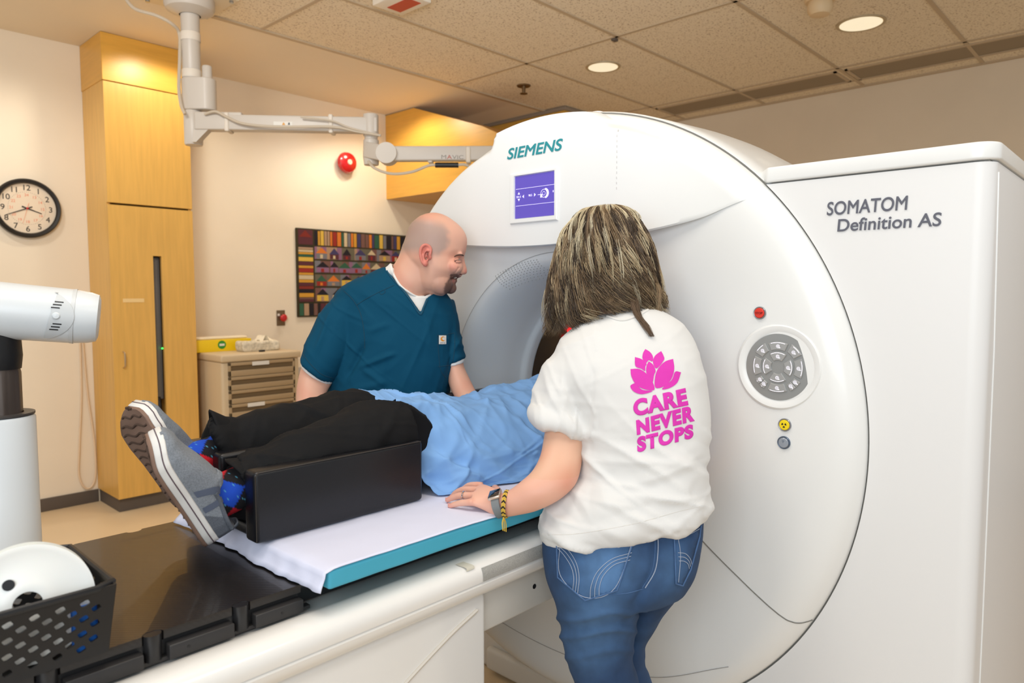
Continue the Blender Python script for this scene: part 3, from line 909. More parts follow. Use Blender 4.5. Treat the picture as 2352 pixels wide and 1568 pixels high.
b = B().tube([(1.745, YC0 - 0.0005, 1.665), (1.785, YC0 - 0.0005, 1.30), (1.80, YC0 - 0.0005, 0.7), (1.80, YC0 - 0.0005, 0.02)], 0.002, 6)  # added white strip imitating a highlight down the cabinet side
b.build('edge_highlight', M_white, scan)
tm = text_mesh('SOMATOM', 0.0425, (XC0 - 0.001, 0.6025, 1.5985), LX, LY, 0.0005, 0.014, 0.06, width=0.1685)
t2 = text_mesh('Definition AS', 0.0395, (XC0 - 0.001, 0.578, 1.560), LX, LY, 0.0005, 0.014, 0.06, width=0.2085)
tm.add(t2.v, t2.f)
tm.build('model_lettering', mat('ink_slate', (96, 98, 110), 0.5), scan, smooth=0, fixn=False)
B().cyl((XC0 + 0.002, 0.548, 1.262), (XC0 - 0.006, 0.548, 1.262), 0.0045, n=12).build('screw', M_black, scan)
# ------------------------------------------------------------------ patient table
tab = thing('patient_table', 'long white scanner table with a flat black carbon top', 'table', (0.6, 1.39, 0))
M_tab = mat('table_white', (240, 237, 232), 0.22, coat=0.3)
M_carb = mat('carbon', (30, 26, 25), 0.34, coat=0.25)
nt = M_carb.node_tree
tcn = [q for q in nt.nodes if q.type == 'TEX_COORD'][0]
wv = nt.nodes.new('ShaderNodeTexWave'); wv.inputs['Scale'].default_value = 60; wv.bands_direction = 'DIAGONAL'; wv.inputs['Distortion'].default_value = 0
nt.links.new(tcn.outputs['Object'], wv.inputs['Vector'])
bp = nt.nodes.new('ShaderNodeBump'); bp.inputs['Strength'].default_value = 0.12; bp.inputs['Distance'].default_value = 0.001
nt.links.new(wv.outputs['Fac'], bp.inputs['Height']); nt.links.new(bp.outputs[0], nt.nodes['Principled BSDF'].inputs['Normal'])
YN, YFAR, ZTB = 1.126, 1.655, 0.897
def notch(x, side):
    y = YN if side < 0 else YFAR
    return [(x - 0.016, y), (x - 0.013, y - side * 0.006), (x - 0.006, y - side * 0.010), (x + 0.006, y - side * 0.010), (x + 0.013, y - side * 0.006), (x + 0.016, y)]
poly = [(-0.55, YN)]
for x in (0.112, 0.252, 0.392, 0.533):
    poly += notch(x, -1)
poly += [(0.644, YN), (0.644, YN + 0.018), (2.35, YN + 0.018), (2.35, YFAR - 0.01), (0.7, YFAR - 0.01), (0.7, YFAR)]
for x in (0.545, ):
    poly += [(p[0], p[1]) for p in notch(x, 1)][::-1]
poly += [(0.43, YFAR), (0.418, YFAR - 0.008), (0.39, YFAR - 0.012), (-0.55, YFAR - 0.012)]
b = B().prism(poly, (0, 0, ZTB - 0.014), (1, 0, 0), (0, 1, 0), (0, 0, 0.014))
top = b.build('table_top', M_carb, tab, smooth=0)
b = B().box((-0.5, YN + 0.004, 0.84), (0.64, YFAR - 0.004, ZTB - 0.016)); b.box((0.6, YN + 0.03, 0.85), (2.3, YFAR - 0.03, ZTB - 0.016)); b.build('carbon_core', M_black, top, smooth=0)
b = B()
for xa, xb_ in ((-0.5, 0.095), (0.13, 0.235), (0.27, 0.374), (0.411, 0.515), (0.552, 0.642)):
    b.box((xa, YN - 0.014, 0.852), (xb_, YN + 0.004, 0.875), 0.002)
b.box((-0.5, YN - 0.004, 0.850), (0.66, YN + 0.01, 0.856))
b.build('side_rail', mat('rail_black', (44, 42, 42), 0.45), tab)
b = B()
for x in (0.25, 0.44, 0.60):
    b.cyl((x, YN - 0.0145, 0.864), (x, YN - 0.012, 0.864), 0.0025, n=10)
b.build('rail_screws', M_black, tab)
for x in (0.112, 0.252, 0.392, 0.533):
    B().cyl((x, YN + 0.004, 0.855), (x, YN + 0.004, ZTB - 0.0005), 0.0135, n=32).build('index_post', mat('post_black', (34, 33, 34), 0.3), tab)
# white side mouldings and frame (profile run along the table)
prof = [(1.39, 0.845), (1.12, 0.845), (1.105, 0.852), (1.085, 0.858), (1.064, 0.859), (1.048, 0.856), (1.037, 0.849), (1.031, 0.838), (1.0295, 0.826), (1.031, 0.8175), (1.036, 0.8155), (1.036, 0.8135), (1.031, 0.811), (1.032, 0.805), (1.036, 0.792), (1.042, 0.786), (1.06, 0.782), (1.075, 0.78), (1.075, 0.765), (1.39, 0.765)]
full = prof + [(2 * 1.39 - y, z) for y, z in prof[::-1][1:-1]]
b = B().loft([[(x, y, z) for y, z in full] for x in (-0.6, 1.72)], True)
b.build('frame', M_tab, tab, smooth=30)
b = B().box((-0.6, 1.062, 0.0), (1.05, 1.718, 0.775), 0.012); b.build('pedestal', M_tab, tab)
b = B().tube(smooth_path([atz(650, 1660, 0.6) if False else Vector((0.62, 1.060, 0.55)), Vector((0.78, 1.060, 0.64)), Vector((0.93, 1.060, 0.712)), Vector((1.02, 1.060, 0.745))], 20), 0.004, 6); b.build('pedestal_crease', mat('crease_cream', (222, 214, 202), 0.4), tab)
b = B().box((-0.58, 1.07, 0.775), (1.06, 1.71, 0.79)); b.build('shadow_gap', mat('gap_brown', (110, 98, 84), 0.6), tab, smooth=0)
b = B().box((1.02, 1.078, 0.675), (1.84, 1.70, 0.778), 0.006); b.build('support_beam', mat('beam_grey', (206, 202, 194), 0.4), tab)
B().cyl((1.225, 1.0775, 0.728), (1.225, 1.079, 0.728), 0.006, n=16).build('beam_screw', M_black, tab)
b = B()
b.grid(lambda u, v: (lerp(1.008, 1.25, u), interp(v, [0, .35, .7, 1], [1.0293, 1.0287, 1.0305, 1.0355]) - 0.0012, lerp(0.8195, 0.847, v)), 20, 8)
b.build('hook_strip', mat('velcro_grey', (176, 174, 168), 0.95, var=0.25, vscale=400), tab, smooth=180)
b = B().grid(lambda u, v: (0.966 + 0.022 * u + 0.004 * math.sin(v * 5), 1.037 + 0.028 * v * v - 0.001, 0.8505 + 0.0095 * math.sin(v * PI / 2)), 4, 6)
b.build('tape_remnant', mat('tape_beige', (206, 200, 184), 0.6), tab, smooth=180)
b = B().box((1.0, 1.085, 0.766), (1.05, 1.0865, 0.772)); 

# ------------------------------------------------------------------ mattress and sheet
MX0, MX1, MY0, MY1 = 0.662, 2.25, 1.062, 1.635
b = B().box((MX0, MY0, ZTB + 0.0015), (MX1, MY1, 0.934), 0.006)
sb = subdivide(b, 0.035)
sb.v = [(p[0], p[1] + (0.002 * noise.noise(Vector(p) * 14) if p[1] < 1.09 else 0), p[2] - (0.012 * sm(0.85, 1.6, p[0]) if p[1] < 1.2 and p[2] > 0.92 else 0)) for p in sb.v]
tag(sb.build('mattress_pad', mat('pad_blue', (70, 172, 200), 0.5, bump=0.1, bscale=60), smooth=50), 'thin turquoise foam pad on the black table top', 'mattress')
def sheet(u, v):
    # u along the table (0 = foot end drop), v across
    y = lerp(MY0 - 0.003, MY1 + 0.004, v)
    L = 1.65
    s = u * L - 0.05
    wob = noise.noise(Vector((u * 9, v * 7, 0.4)))
    wr = noise.noise(Vector((u * 40, v * 18, 3.0)))
    if s < 0:
        k = -s / 0.05
        x = MX0 - 0.007 - 0.022 * k * k * (0.5 + 0.5 * v) - 0.008 * wr * k - 0.012 * sm(0.0, .3, v) * (0.4 + wob) * k
        z = 0.936 - 0.036 * k
        if v > 0.2:
            y += 0.006 * wr * k
    else:
        x = MX0 - 0.007 + s
        z = 0.9365 - 0.007 * math.exp(-s * 130) + 0.0011 * wob + 0.0008 * wr
        z -= 0.012 * sm(0.85, 1.6, x) * sm(1.2, 1.1, y)
    return Vector((x, y, z))
b = B().grid(sheet, 150, 60)
sh = b.build('bed_sheet', mat('sheet_white', (222, 224, 244), 0.8, bump=0.1, bscale=500), smooth=180)
md = sh.modifiers.new('t', 'SOLIDIFY'); md.thickness = 0.0012; md.offset = 1
tag(sh, 'white sheet spread over the turquoise pad, folded down at the foot end', 'sheet')

# ------------------------------------------------------------------ leg support
M_vin = mat('black_vinyl', (14, 15, 20), 0.36, bump=0.12, bscale=350)
leg_t = thing('leg_support', 'black vinyl leg support block with two troughs under the lying legs', 'support', (0.83, 1.42, 0.9402))
b = B().box((0.64, 1.262, 0.9402), (1.03, 1.585, 0.966), 0.008); b.build('base', M_vin, leg_t)
for ya, yb_, z1 in ((1.257, 1.303, 1.080), (1.402, 1.442, 1.092), (1.545, 1.59, 1.096)):
    b = B().box((0.628, ya, 0.9402), (1.038, yb_, z1), 0.009, 4); b.build('wall', M_vin, leg_t)
b = B(); b.tube([(0.630, 1.2585, 0.945), (0.630, 1.2585, 1.072), (0.636, 1.2575, 1.0785), (1.032, 1.2575, 1.0785)], 0.0012, 6); b.build('piping', mat('vinyl_edge', (52, 46, 40), 0.4), leg_t)

# ------------------------------------------------------------------ basket with spool
M_bask = mat('basket_black', (24, 24, 26), 0.45)
bas = thing('basket', 'black plastic basket with diamond holes, standing on the table end', 'basket', (0.15, 1.2, ZTB))
bz0, bz1 = ZTB + 0.001, ZTB + 0.100
def wallpanel(p0, p1, q0, q1, nx, nz, th):
    """perforated wall: bottom edge p0-p1, top edge q0-q1"""
    p0, p1, q0, q1 = Vector(p0), Vector(p1), Vector(q0), Vector(q1)
    def P(u, v):
        return p0.lerp(p1, u).lerp(q0.lerp(q1, u), v)
    b = B()
    for i in range(nx):
        for j in range(nz):
            u0, u1, v0, v1 = i / nx, (i + 1) / nx, j / nz, (j + 1) / nz
            hole = (i + j) % 2 == 0 and 0 < j < nz - 1 and 0 < i < nx - 1
            if hole:
                um, vm, hu, hv = (u0 + u1) / 2, (v0 + v1) / 2, (u1 - u0) * 0.42, (v1 - v0) * 0.42
                o4 = [P(u0, v0), P(um, v0), P(u1, v0), P(u1, vm), P(u1, v1), P(um, v1), P(u0, v1), P(u0, vm)]
                i4 = [P(um - hu * .5, vm - hv), P(um, vm - hv), P(um + hu, vm - hv * .0 - hv * .4), P(um + hu, vm), P(um + hu * .5, vm + hv), P(um, vm + hv), P(um - hu, vm + hv * .4), P(um - hu, vm)]
                b.add(o4 + i4, [(k, (k + 1) % 8, 8 + (k + 1) % 8, 8 + k) for k in range(8)])
            else:
                b.add([P(u0, v0), P(u1, v0), P(u1, v1), P(u0, v1)], [(0, 1, 2, 3)])
    return b
bx0, bx1, by0, by1 = -0.05, 0.326, 1.116, 1.335
fx = 0.012
c0 = [(bx0, by0, bz0), (bx1, by0, bz0), (bx1, by1, bz0), (bx0, by1, bz0)]
c1 = [(bx0 - fx, by0 - 0.006, bz1), (bx1 + fx, by0 - 0.006, bz1), (bx1 + fx, by1 + 0.008, bz1), (bx0 - fx, by1 + 0.008, bz1)]
for k in range(4):
    b = wallpanel(c0[k], c0[(k + 1) % 4], c1[k], c1[(k + 1) % 4], 26 if k % 2 == 0 else 14, 9, 0.003)
    w = b.build('side', M_bask, bas, smooth=0)
    md = w.modifiers.new('t', 'SOLIDIFY'); md.thickness = 0.003; md.offset = 0
B().box((bx0, by0, bz0), (bx1, by1, bz0 + 0.003)).build('bottom', M_bask, bas, smooth=0)
pa = [Vector(c1[k]) for k in range(4)]
b = B()
rim = []
for k in range(4):
    a_, b_ = pa[k], pa[(k + 1) % 4]
    rim += [a_.lerp(b_, 0.06), a_.lerp(b_, 0.5), a_.lerp(b_, 0.94)]
rim.append(rim[0])
b.tube(rim, 0.0052, 8); b.build('rim', M_bask, bas)
# things inside the basket
def spool(c, nrm, R, label):
    c, nrm = Vector(c), Vector(nrm).normalized()
    t = thing('spool', label, 'spool', c)
    mw = mat('spool_white', (240, 239, 234), 0.35, sss=0.05)
    w = 0.040
    for s in (-1, 1):
        o_ = c + nrm * (s * w / 2)
        B().lathe([(0.018, 0.004), (0.03, 0.005), (0.034, 0.0022), (R * 0.9, 0.0016), (R - 0.006, 0.0022), (R, 0.0016), (R, -0.0016), (R * 0.9, -0.0016), (0.018, -0.002), (0.018, 0.004)], o_, nrm * (1 if s > 0 else -1), 96).build('flange', mw, t, smooth=40)
    B().lathe([(R * 0.62, -w / 2), (R * 0.62, w / 2)], c, nrm, 64).build('core', mat('tape_yellow', (236, 226, 160), 0.5), t)
    B().lathe([(0.0178, -w / 2 - 0.004), (0.0178, w / 2 + 0.004)], c, nrm, 32).build('hub', mw, t)
    e1 = nrm.cross(Vector((0, 0, 1))).normalized(); e2 = nrm.cross(e1)
    for a, rr, rad in ((2.15 + PI, 0.038, 0.0075),):
        q = c + nrm * (w / 2 + 0.0052) + (e1 * math.cos(a) + e2 * math.sin(a)) * rr
        B().lathe([(rad, 0.0), (0, 0.0)], q, nrm, 24).build('hole', M_black, t)
    for a, rr in ((2.52 + PI, R * 0.84),):
        q = c + nrm * (w / 2 + 0.0024) + (e1 * math.cos(a) + e2 * math.sin(a)) * rr
        B().lathe([(0.008, 0), (0.006, 0.001), (0, 0.001)], q, nrm, 20).build('dimple', mat('spool_shade', (226, 224, 214), 0.4), t)
    return t
spool((0.242, 1.168, ZTB + 0.0855), (-0.2, -0.96, 0.2), 0.0815, 'white plastic spool standing on edge in the black basket')
tag(B().box((0.283, 1.121, bz0 + 0.004), (0.316, 1.126, bz0 + 0.075), 0.004).build('packet', mat('packet_blue', (40, 110, 200), 0.4)), 'blue and white packet seen through the basket holes', 'packet')
tag(B().box((0.0, 1.121, bz0 + 0.004), (0.20, 1.127, bz0 + 0.07), 0.003).build('tape_box', mat('box_white', (226, 230, 236), 0.5)), 'white flat box in the bottom of the black basket', 'box')

# ------------------------------------------------------------------ tracking camera stand at the far end
st = thing('camera_stand', 'white column stand with a dark telescopic tube and white cylindrical head', 'stand', (0.34, 1.9, 0))
M_st = mat('stand_gloss', (226, 230, 232), 0.3)
cs = atd(-2, 1000, 1.64); cxy = Vector((cs.x, cs.y, 0))
B().lathe([(0.16, 0), (0.16, 0.02), (0.14, 0.03), (0.074, 0.035), (0.073, 1.13), (0.07, 1.136), (0.06, 1.137)], cxy, (0, 0, 1), 48).build('column', M_st, st, smooth=35)
B().lathe([(0.06, 1.135), (0.072, 1.1385), (0.072, 1.143), (0.05, 1.143)], cxy, (0, 0, 1), 48).build('collar', mat('stand_dark', (70, 66, 64), 0.4), st)
b = B()
rings = []
for z in (1.13, 1.235, 1.25, 1.325):
    rr = 0.047 if z < 1.24 else 0.046
    rings.append([cxy + Vector((math.cos(a) * rr * (1 + 0.05 * (1 if k % 8 < 2 and z < 1.24 else 0)), math.sin(a) * rr * (1 + 0.05 * (1 if k % 8 < 2 and z < 1.24 else 0)), z)) for k, a in enumerate(np.linspace(0, 2 * PI, 65)[:-1])])
b.loft(rings); b.build('telescopic_tube', mat('tube_bronze', (92, 82, 76), 0.35, 0.5), st)
hd0, hd1 = atd(-150, 700, 1.56), atd(229, 731, 1.71)
hx = (hd1 - hd0).normalized(); hl = (hd1 - hd0).length
B().lathe([(0.0495, 1.245 - 1.245), (0.053, 0.03), (0.05, 0.10)], cxy + Vector((0, 0, 1.245)), (0, 0, 1), 40).build('tube_cap', M_black, st)
B().lathe([(0, 0), (0.05, 0.004), (0.0635, 0.03), (0.065, 0.10), (0.064, hl - 0.055), (0.0605, hl - 0.02), (0.056, hl - 0.004), (0.045, hl), (0, hl)], hd0, hx, 64).build('head', M_st, st, smooth=40)
hu = Vector((0, 0, 1)) - hx * hx.z; hu.normalize(); hn = hx.cross(hu)
if hn.dot(CAM - hd0) < 0: hn = -hn
pcn = atd(134, 722, 1.66); pcn = hd0 + hx * (pcn - hd0).dot(hx)
b = B()     # sickle-shaped grille panel wrapped on the head
def sick(u, v):
    a = lerp(-1.0, 1.0, v)
    w = 0.045 * (1 - a * a)
    l = -0.012 * a * 0 + lerp(-0.012 - 0.010 * a * -1, w - 0.010, u)
    ang = a * 0.95
    return pcn + hx * l + (hn * math.cos(ang) + hu * math.sin(ang)) * 0.0662
b.grid(sick, 12, 24); gp = b.build('grille_panel', mat('grille_white', (210, 213, 214), 0.5), st, smooth=180)
b = B()
for s in (-1, 1):
    for k in range(3):
        ang = s * (0.28 + 0.11 * k)
        q = pcn + (hn * math.cos(ang) + hu * math.sin(ang)) * 0.0666 + hx * (0.003 - 0.003 * (k if s < 0 else 2 - k))
        e = (hu * math.cos(ang) - hn * math.sin(ang))
        b.obox(q, hx * 0.0085, e * 0.0012, (hn * math.cos(ang) + hu * math.sin(ang)) * 0.0006)
b.build('slots', M_black, gp, smooth=0)
B().lathe([(0.0085, 0), (0.006, -0.003), (0, -0.0035)], pcn + hn * 0.0665, -hn, 24).build('knob', M_st, gp)
B().lathe([(0.0645, hl - 0.058), (0.0652, hl - 0.05), (0.0645, hl - 0.05)], hd0, hx, 64).build('cover_edge', mat('cover_edge', (214, 216, 216), 0.4), st)

# ------------------------------------------------------------------ ceiling boom
bo = thing('ceiling_boom', 'pale grey jointed ceiling arm with cables reaching over the scanner', 'boom', (1.7, 4.0, ZC))
M_bo = mat('boom_grey', (206, 197, 186), 0.4)
M_str = mat('strap_white', (228, 218, 204), 0.6)
D1 = 3.88
base = atd(437, 60, D1); bxy = Vector((base.x, base.y, 0))
def bz(v): return atd(437, v, D1).z
b = B().box((bxy.x - 0.19, bxy.y - 0.19, ZC - 0.018), (bxy.x + 0.19, bxy.y + 0.19, ZC - 0.006), 0.003); b.build('ceiling_plate', mat('plate_cream', (224, 208, 180), 0.5), bo)
for dx in (-0.16, 0.16):
    for dy in (-0.16, 0.16):
        B().cyl((bxy.x + dx, bxy.y + dy, ZC - 0.03), (bxy.x + dx, bxy.y + dy, ZC - 0.018), 0.011, n=6).build('bolt', mat('bolt_steel', (170, 170, 168), 0.3, 0.9), bo, smooth=0)
B().lathe([(0, ZC - 0.018), (0.13, ZC - 0.018), (0.13, ZC - 0.055), (0.12, ZC - 0.075), (0.075, ZC - 0.095), (0.055, ZC - 0.10)], bxy, (0, 0, 1), 48).build('canopy', M_bo, bo)
B().lathe([(0.05, ZC - 0.03), (0.048, bz(75)), (0.048, bz(185)), (0.046, bz(187))], bxy, (0, 0, 1), 40).build('column', M_bo, bo)
for v0, v1 in ((76, 95), (160, 178)):
    B().lathe([(0.05, bz(v0)), (0.0515, bz(v0 + 2)), (0.0515, bz(v1 - 2)), (0.05, bz(v1))], bxy, (0, 0, 1), 40).build('strap', M_str, bo)
RV = RT  # arm runs across the view
hb = B()
z0, z1 = bz(252), bz(180)
pro = []
for z, ex, ry in ((z0, 0.05, 0.05), (z0 + 0.004, 0.055, 0.054), (z1 - 0.004, 0.055, 0.054), (z1, 0.05, 0.05)):
    ring = []
    for k in range(40):
        a = 2 * PI * k / 40
        ring.append(Vector((bxy.x, bxy.y, z)) + RV * (math.cos(a) * ex + (0.075 if math.cos(a) > 0 else 0)) + F0 * (math.sin(a) * ry))
    pro.append(ring)
hb.loft(pro); hb.build('joint_housing', M_bo, bo, smooth=40)
sxy = bxy + RV * 0.085
B().lathe([(0.026, bz(190)), (0.026, bz(152)), (0.023, bz(150)), (0, bz(150))], sxy, (0, 0, 1), 28).build('stub', M_bo, bo)
B().lathe([(0.044, bz(250)), (0.048, bz(254)), (0.048, bz(326)), (0.044, bz(330)), (0, bz(330))], bxy, (0, 0, 1), 40).build('lower_joint', M_bo, bo)
def bar(p, q, w, h, name, parent=bo, bev=0.008, m=M_bo):
    p, q = Vector(p), Vector(q)
    d = q - p; u = Vector((0, 0, 1)); s = d.cross(u).normalized(); u2 = s.cross(d).normalized()
    return B().obox((p + q) / 2, d / 2, s * (w / 2), u2 * (h / 2), bev).build(name, m, parent)
a0, a1 = atd(452, 280, D1), atd(868, 289, D1 + 0.06)
arm = bar(a0, atd(560, 281, D1 + 0.01), 0.075, 0.095, 'arm_sleeve')
bar(atd(520, 283, D1), a1, 0.07, 0.082, 'upper_arm')
elb = atd(852, 300, D1 + 0.06)
exy = Vector((elb.x, elb.y, 0))
def ez(v): return atd(852, v, D1 + 0.06).z
B().lathe([(0, ez(264)), (0.04, ez(264)), (0.042, ez(267)), (0.042, ez(312)), (0.036, ez(314)), (0.036, ez(320)), (0.042, ez(322)), (0.046, ez(360)), (0.04, ez(378)), (0, ez(379))], exy, (0, 0, 1), 36).build('elbow', M_bo, bo)
k0 = atd(890, 354, D1 - 0.02)
B().cyl(k0 - F0 * 0.045, k0 + F0 * 0.045, 0.056, n=40).build('elbow_hub', M_bo, bo)
bar(atd(848, 345, D1 + 0.06), k0, 0.08, 0.085, 'elbow_link')
w1 = atd(1175, 353, D1 + 0.05)
bar(k0, w1, 0.06, 0.078, 'lower_arm')
B().cyl(atd(1152, 345, D1 + 0.05) - F0 * 0.04, atd(1152, 345, D1 + 0.05) + F0 * 0.04, 0.045, n=32).build('wrist_hub', M_bo, bo)
gl = [atd(450, 300, D1), atd(482, 300, D1), atd(455, 328, D1), atd(446, 328, D1)]
B().loft([[p - F0 * .025 for p in gl], [p + F0 * .025 for p in gl]]).build('gusset', M_bo, bo, smooth=0)
for u0, d0, v0 in ((526, D1, 283), (763, D1 + 0.04, 287)):
    p = atd(u0, v0, d0); bar(p - RV * 0.012, p + RV * 0.012, 0.083, 0.102, 'strap', m=M_str)
for u0 in (989, 1076):
    p = atd(u0, 357, D1 + 0.02); bar(p - RV * 0.013, p + RV * 0.013, 0.072, 0.088, 'strap', m=M_str)
M_cab = mat('cable_beige', (200, 186, 166), 0.5)
def wire(name, pts, r, m=M_cab):
    B().tube(smooth_path([atd(*p) for p in pts], 60), r, 8).build(name, m, bo)
wire('cable', [(283, -10, 3.75), (310, 20, 3.75), (360, 36, 3.76), (395, 55, 3.8), (412, 78, D1 - 0.02), (413, 130, D1 - 0.03), (411, 200, D1 - 0.04), (416, 240, D1 - 0.05), (425, 262, D1 - 0.06)], 0.009)
wire('cable', [(470, 262, D1 - 0.05), (495, 256, D1 - 0.06), (520, 268, D1 - 0.06), (560, 284, D1 - 0.055), (640, 291, D1 - 0.05), (760, 291, D1 - 0.02), (820, 302, D1), (875, 311, D1)], 0.007)
wire('cable', [(690, 268, D1 - 0.04), (760, 277, D1 - 0.02), (800, 292, D1 - 0.01), (860, 308, D1)], 0.005)
wire('cable', [(846, 370, D1 - 0.02), (862, 387, D1 - 0.05), (900, 399, D1 - 0.06), (945, 395, D1 - 0.06), (985, 380, D1 - 0.05), (1005, 379, D1 - 0.05)], 0.008)
wire('cable', [(1048, 379, D1 - 0.05), (1068, 378, D1 - 0.05), (1080, 386, D1 - 0.04), (1083, 400, D1 - 0.03)], 0.008)
B().cyl(atd(1000, 379, D1 - 0.05), atd(1053, 379, D1 - 0.05), 0.014, n=20).build('connector', M_black, bo)
p = atd(1012, 362, D1 - 0.03)
nrm = -F0
frontp = k0 - F0 * 0.0
ap = bvh_of([o for o in bo.children if o.name.startswith('lower_arm')][0])
for txt, u0, u1, col in (('M', 1012, 1023, (150, 142, 132)), ('A', 1025, 1036, (196, 90, 70)), ('VIC', 1037, 1063, (150, 142, 132))):
    pa_, pb_ = atd(u0, 361, D1 - 0.06), atd(u1, 361, D1 - 0.06)
    tm = text_mesh(txt, 0.030, pa_, RT, Vector((0, 0, 1)), 0, 0.0, width=(pb_ - pa_).length)
    drape(tm, ap, F0, 0.0015 if txt != 'A' else 0.0022)
    tm.build('arm_lettering', mat('ink_arm_%s' % txt, col, 0.6), bo, smooth=0, fixn=False)
uo = bvh_of([o for o in bo.children if o.name.startswith('upper_arm')][0])
b = B(); pa_ = atd(622, 283, D1 - 0.06); b.add([pa_, pa_ + RT * 0.1, pa_ + RT * 0.1 + Vector((0, 0, 0.02)), pa_ + Vector((0, 0, 0.02))], [(0, 1, 2, 3)]); drape(b, uo, F0, 0.001)
wl = b.build('warning_label', mat('label_white', (226, 222, 214)), bo, smooth=0, fixn=False)
b = B(); q = pa_ + RT * 0.045 + Vector((0, 0, 0.002)); b.add([q, q + RT * 0.018, q + RT * 0.009 + Vector((0, 0, 0.016))], [(0, 1, 2)]); drape(b, uo, F0, 0.0018); b.build('warning_sign', mat('warning_amber', (214, 150, 40), 0.5), wl, smooth=0, fixn=False)
b = B(); q = pa_ + RT * 0.076 + Vector((0, 0, 0.003)); b.add([q, q + RT * 0.012, q + RT * 0.01 + Vector((0, 0, 0.013)), q + RT * 0.004 + Vector((0, 0, 0.013))], [(0, 1, 2, 3)]); drape(b, uo, F0, 0.0018); b.build('pictogram', M_black, wl, smooth=0, fixn=False)
# ------------------------------------------------------------------ people
def cr(rows, n):
    """smooth interpolation of parameter rows"""
    A = np.array(rows, float)
    k = len(A)
    Q = np.vstack([2 * A[0] - A[1], A, 2 * A[-1] - A[-2]])
    out = []
    for i in range(n + 1):
        t = i / n * (k - 1)
        j = min(int(t), k - 2)
        t -= j
        p0, p1, p2, p3 = Q[j:j + 4]
        out.append(0.5 * (2 * p1 + (p2 - p0) * t + (2 * p0 - 5 * p1 + 4 * p2 - p3) * t * t + (3 * p1 - p0 - 3 * p2 + p3) * t ** 3))
    return out
def ribbon(b, rows, n=40, m=36, ex=2.0, cap=True, grow=0.0):
    """body volume: rows of (left u,v, right u,v, distance, depth away, depth towards the camera)"""
    rings = []
    for r in cr(rows, n):
        L, R = atd(r[0], r[1], r[4]), atd(r[2], r[3], r[4])
        c = (L + R) / 2
        a = (R - L) / 2
        ah = a.normalized()
        a = a + ah * grow
        d = (F0 - ah * F0.dot(ah)).normalized()
        ring = []
        for k in range(m):
            t = 2 * PI * k / m
            cx, sx = math.cos(t), math.sin(t)
            cx = math.copysign(abs(cx) ** (2 / ex), cx)
            sx = math.copysign(abs(sx) ** (2 / ex), sx)
            ring.append(c + a * cx + d * ((r[5] if sx > 0 else r[6]) + grow) * sx)
        rings.append(ring)
    b.loft(rings, cap)
    return rings
def limb(b, pts, n=30, m=20):
    """tapering limb: (x, y, z, radius)"""
    P = cr(pts, n)
    b.tube([Vector(p[:3]) for p in P], [max(p[3], 0.002) for p in P], m)
def proj(p):
    q = p - CAM
    w = q.dot(FW)
    return W_PX / 2 + F_PX * q.dot(RT) / w, H_PX / 2 - F_PX * q.dot(UP) / w
def inside(u, v, poly):
    c = False
    for i in range(len(poly)):
        (x0, y0), (x1, y1) = poly[i], poly[i - 1]
        if (y0 > v) != (y1 > v) and u < (x1 - x0) * (v - y0) / (y1 - y0) + x0:
            c = not c
    return c
def cut(me, poly, dmax=2.25):
    """neckline or cuff opening: drop the near faces inside an outline"""
    bm = bmesh.new(); bm.from_mesh(me)
    kill = []
    for f in bm.faces:
        c = f.calc_center_median()
        if (c - CAM).dot(FW) < dmax and inside(*proj(c), poly):
            kill.append(f)
    bmesh.ops.delete(bm, geom=kill, context='FACES')
    for _ in range(14):     # even out the cut edge
        mv = []
        for q in bm.verts:
            if q.is_boundary:
                nb_ = [e.other_vert(q).co for e in q.link_edges if e.is_boundary]
                if len(nb_) == 2:
                    mv.append((q, q.co * .4 + (nb_[0] + nb_[1]) * .3))
        for q, c in mv:
            q.co = c
    bm.to_mesh(me); bm.free()
def wrinkle(me, fn):
    n = [q.normal.copy() for q in me.vertices]
    for q, nn in zip(me.vertices, n):
        q.co += nn * fn(q.co)
    me.update()
def ridged(p, s, o=0.0):
    return 1 - abs(noise.noise(Vector((p.x * s[0] + o, p.y * s[1] - o, p.z * s[2] + 2 * o)))) * 2
def crease(p, s, o=0.0):
    d = noise.voronoi(Vector((p.x * s[0] + o, p.y * s[1], p.z * s[2])))[0]
    return min(d[1] - d[0], 0.35)
def folds(a_, c_, fams):
    w = 0
    for k, (ph, f, st, am) in enumerate(fams):
        e, g = a_ * math.cos(ph) + c_ * math.sin(ph), -a_ * math.sin(ph) + c_ * math.cos(ph)
        r_ = abs(noise.noise(Vector((e * f, g * f * st, 3.7 * k + 1))))
        w += am * max(0, 1 - r_ / .16) ** 1.4 * (.3 + .7 * sm(-.15, .35, noise.noise(Vector((a_ * 5, c_ * 5, 9 + k)))))
    return w
def thicken(o, t):
    md = o.modifiers.new('t', 'SOLIDIFY'); md.thickness = t; md.offset = -1
def on(bv, u, v, off=0.0):
    d = ray(u, v).normalized()
    h = bv.ray_cast(CAM, d)
    if h[0] is None:        # just past the outline: nearest point of the surface
        best = min((bv.find_nearest(CAM + d * t) for t in np.linspace(1.3, 2.7, 29)), key=lambda q: q[3])
        return best[0] - d * off
    return h[0] - d * off
def stitch(bv, pts, r, off=0.0008, n=40):
    pp = smooth_path([(u, v, 0) for u, v in pts], n) if len(pts) > 2 else [Vector((lerp(pts[0][0], pts[1][0], k / n), lerp(pts[0][1], pts[1][1], k / n), 0)) for k in range(n + 1)]
    return [on(bv, p.x, p.y, off) for p in pp]
M_skin = mat('skin', (224, 176, 150), 0.5, attr=True, sss=0.08, bump=0.06, bscale=500)

